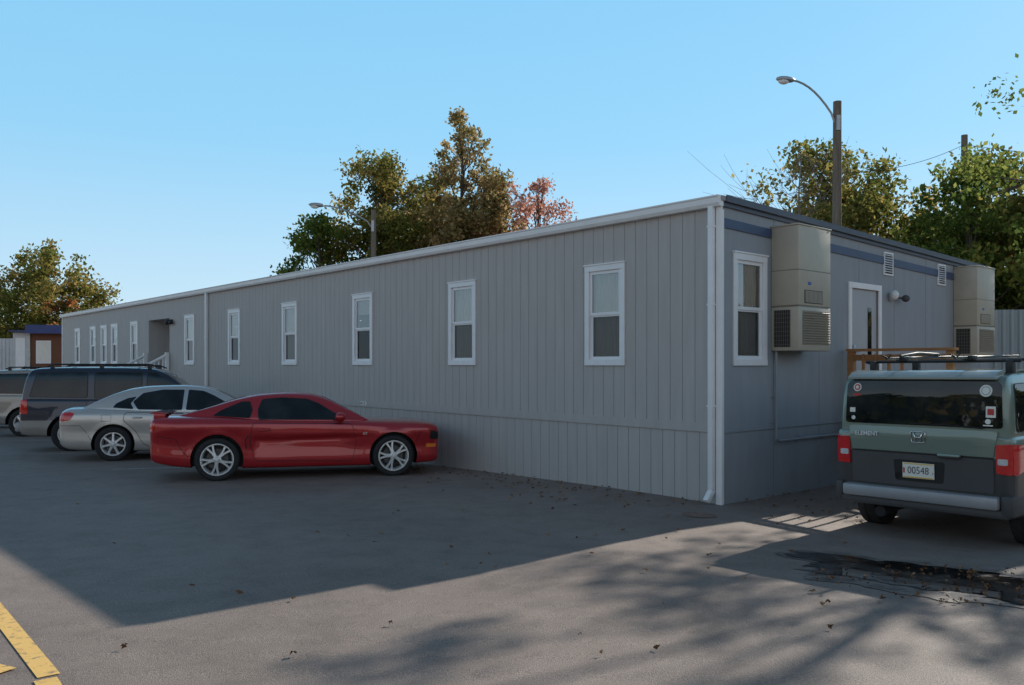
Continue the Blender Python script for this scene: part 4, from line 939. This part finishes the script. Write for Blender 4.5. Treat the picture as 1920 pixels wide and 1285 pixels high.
def corr(name,p,q,zb,zt,mat,label,pitch=.2,amp=.03):
    p=Vector(p);q=Vector(q); L=(q-p).length; d=(q-p)/L; n=Vector((-d.y,d.x)); vs=[];N=int(L/pitch*6)
    for i in range(N+1):
        ph=i%6; off=amp if ph in(0,1,2) else -amp; c_=p+d*(L*i/N)+n*off; vs+=[(c_.x,c_.y,zb),(c_.x,c_.y,zt)]
    mb=MB(); mb.add(vs,[(2*i,2*i+2,2*i+3,2*i+1) for i in range(N)]); m_=(p+q)/2
    mb.box(-L/2,L/2,.04,.09,zt-.25,zt-.2,mat=Matrix.Translation((m_.x,m_.y,0))@Matrix.Rotation(math.atan2(d.y,d.x),4,'Z'))
    o=mb.obj(name,[mat]); tag(o,label,'fence')
corr('metal_fence',(8,24.5),(30,21.5),-.6,3.3,'fence','tall blue grey corrugated steel fence',.22)
corr('metal_fence',(-50,58),(-31.0,53),-1.3,3.4,'fencewhite','pale corrugated fence beside a brown shed',.3)
e=empty('site_shed','small brown shed with blue roof edge and white door','shed',Matrix.Translation((-27.3,49,gz(-27.9,49)))@Matrix.Rotation(math.radians(14),4,'Z'))
mb=MB(); mb.box(-1.0,5.5,-.0,4,0,4.55); mb.obj('wall',['brownwall'],e)
mb=MB(); mb.box(-1.90,-1.005,-.1,-.04,0,4.5); mb.obj('side_panel',['fencewhite'],e)
mb=MB(); mb.box(-2.0,5.8,-.6,4.3,4.56,4.62); mb.box(-1.1,5.82,-.66,-.605,4.45,4.95); mb.obj('roof',['bluefascia'],e)
mb=MB(); mb.box(-1.75,-1.25,-.13,-.105,1.5,4.2); mb.obj('door',['white'],e)
mb=MB(); mb.box(-.7,.1,-.05,-.005,2.7,4.05); w=mb.obj('window',['white'],e); mb=MB(); mb.box(-.62,.02,-.06,-.055,2.78,3.97); mb.obj('pane',['curtain'],w)
# ------------------------------------------------------------------ camera, light
cam=bpy.data.cameras.new('camera'); co=bpy.data.objects.new('camera',cam); COL.objects.link(co)
co.location=(0,0,1.75); co.rotation_euler=(math.radians(90),0,0); cam.sensor_width=36; cam.lens=1557/1920*36; cam.shift_y=40.5/1920; cam.clip_end=3000; cam.clip_start=.05
SC.camera=co
az=math.atan2(.681,.732); el=math.radians(27.1)
sun=bpy.data.lights.new('sun','SUN'); sun.energy=5.0; sun.angle=math.radians(.5); sun.color=(1,.93,.83)
so=bpy.data.objects.new('sun',sun); COL.objects.link(so); sdv=Vector((math.sin(az)*math.cos(el),math.cos(az)*math.cos(el),math.sin(el)))
so.rotation_euler=sdv.to_track_quat('Z','Y').to_euler()
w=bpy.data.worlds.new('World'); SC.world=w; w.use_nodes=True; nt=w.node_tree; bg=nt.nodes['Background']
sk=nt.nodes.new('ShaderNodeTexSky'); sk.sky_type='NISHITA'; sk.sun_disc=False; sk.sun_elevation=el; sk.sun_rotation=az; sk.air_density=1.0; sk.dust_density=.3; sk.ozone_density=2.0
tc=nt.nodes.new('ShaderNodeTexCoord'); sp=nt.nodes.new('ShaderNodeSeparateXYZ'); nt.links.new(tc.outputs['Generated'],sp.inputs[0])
rz=ramp(nt,sp.outputs[2],[(0,(.64,.82,.95)),(.10,(.52,.77,.96)),(.25,(.32,.69,.98)),(.44,(.26,.64,.97)),(.55,(.10,.17,.26))])  # sky above the frame dimmed on purpose to weaken fill on the ground
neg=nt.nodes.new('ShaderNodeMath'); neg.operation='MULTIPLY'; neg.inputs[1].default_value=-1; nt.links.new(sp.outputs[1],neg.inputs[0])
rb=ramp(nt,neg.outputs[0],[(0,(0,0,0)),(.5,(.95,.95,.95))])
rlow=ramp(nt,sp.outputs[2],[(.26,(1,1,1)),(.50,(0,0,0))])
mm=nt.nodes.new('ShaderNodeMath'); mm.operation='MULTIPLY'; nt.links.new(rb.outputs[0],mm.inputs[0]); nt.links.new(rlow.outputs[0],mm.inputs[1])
m1=nt.nodes.new('ShaderNodeMix'); m1.data_type='RGBA'; nt.links.new(mm.outputs[0],m1.inputs['Factor']); nt.links.new(rz.outputs[0],m1.inputs['A']); m1.inputs['B'].default_value=(.84,.84,.86,1)  # invented whitish haze low behind the camera, added to light the walls neutrally
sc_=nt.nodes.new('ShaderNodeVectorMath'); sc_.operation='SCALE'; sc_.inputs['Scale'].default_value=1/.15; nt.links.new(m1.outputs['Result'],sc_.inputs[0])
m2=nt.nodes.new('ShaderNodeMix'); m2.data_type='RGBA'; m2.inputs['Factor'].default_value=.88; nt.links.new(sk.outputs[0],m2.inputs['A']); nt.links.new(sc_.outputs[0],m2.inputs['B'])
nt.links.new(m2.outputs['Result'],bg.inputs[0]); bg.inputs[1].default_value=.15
SC.view_settings.view_transform='Standard'; SC.view_settings.look='None'; SC.view_settings.exposure=0
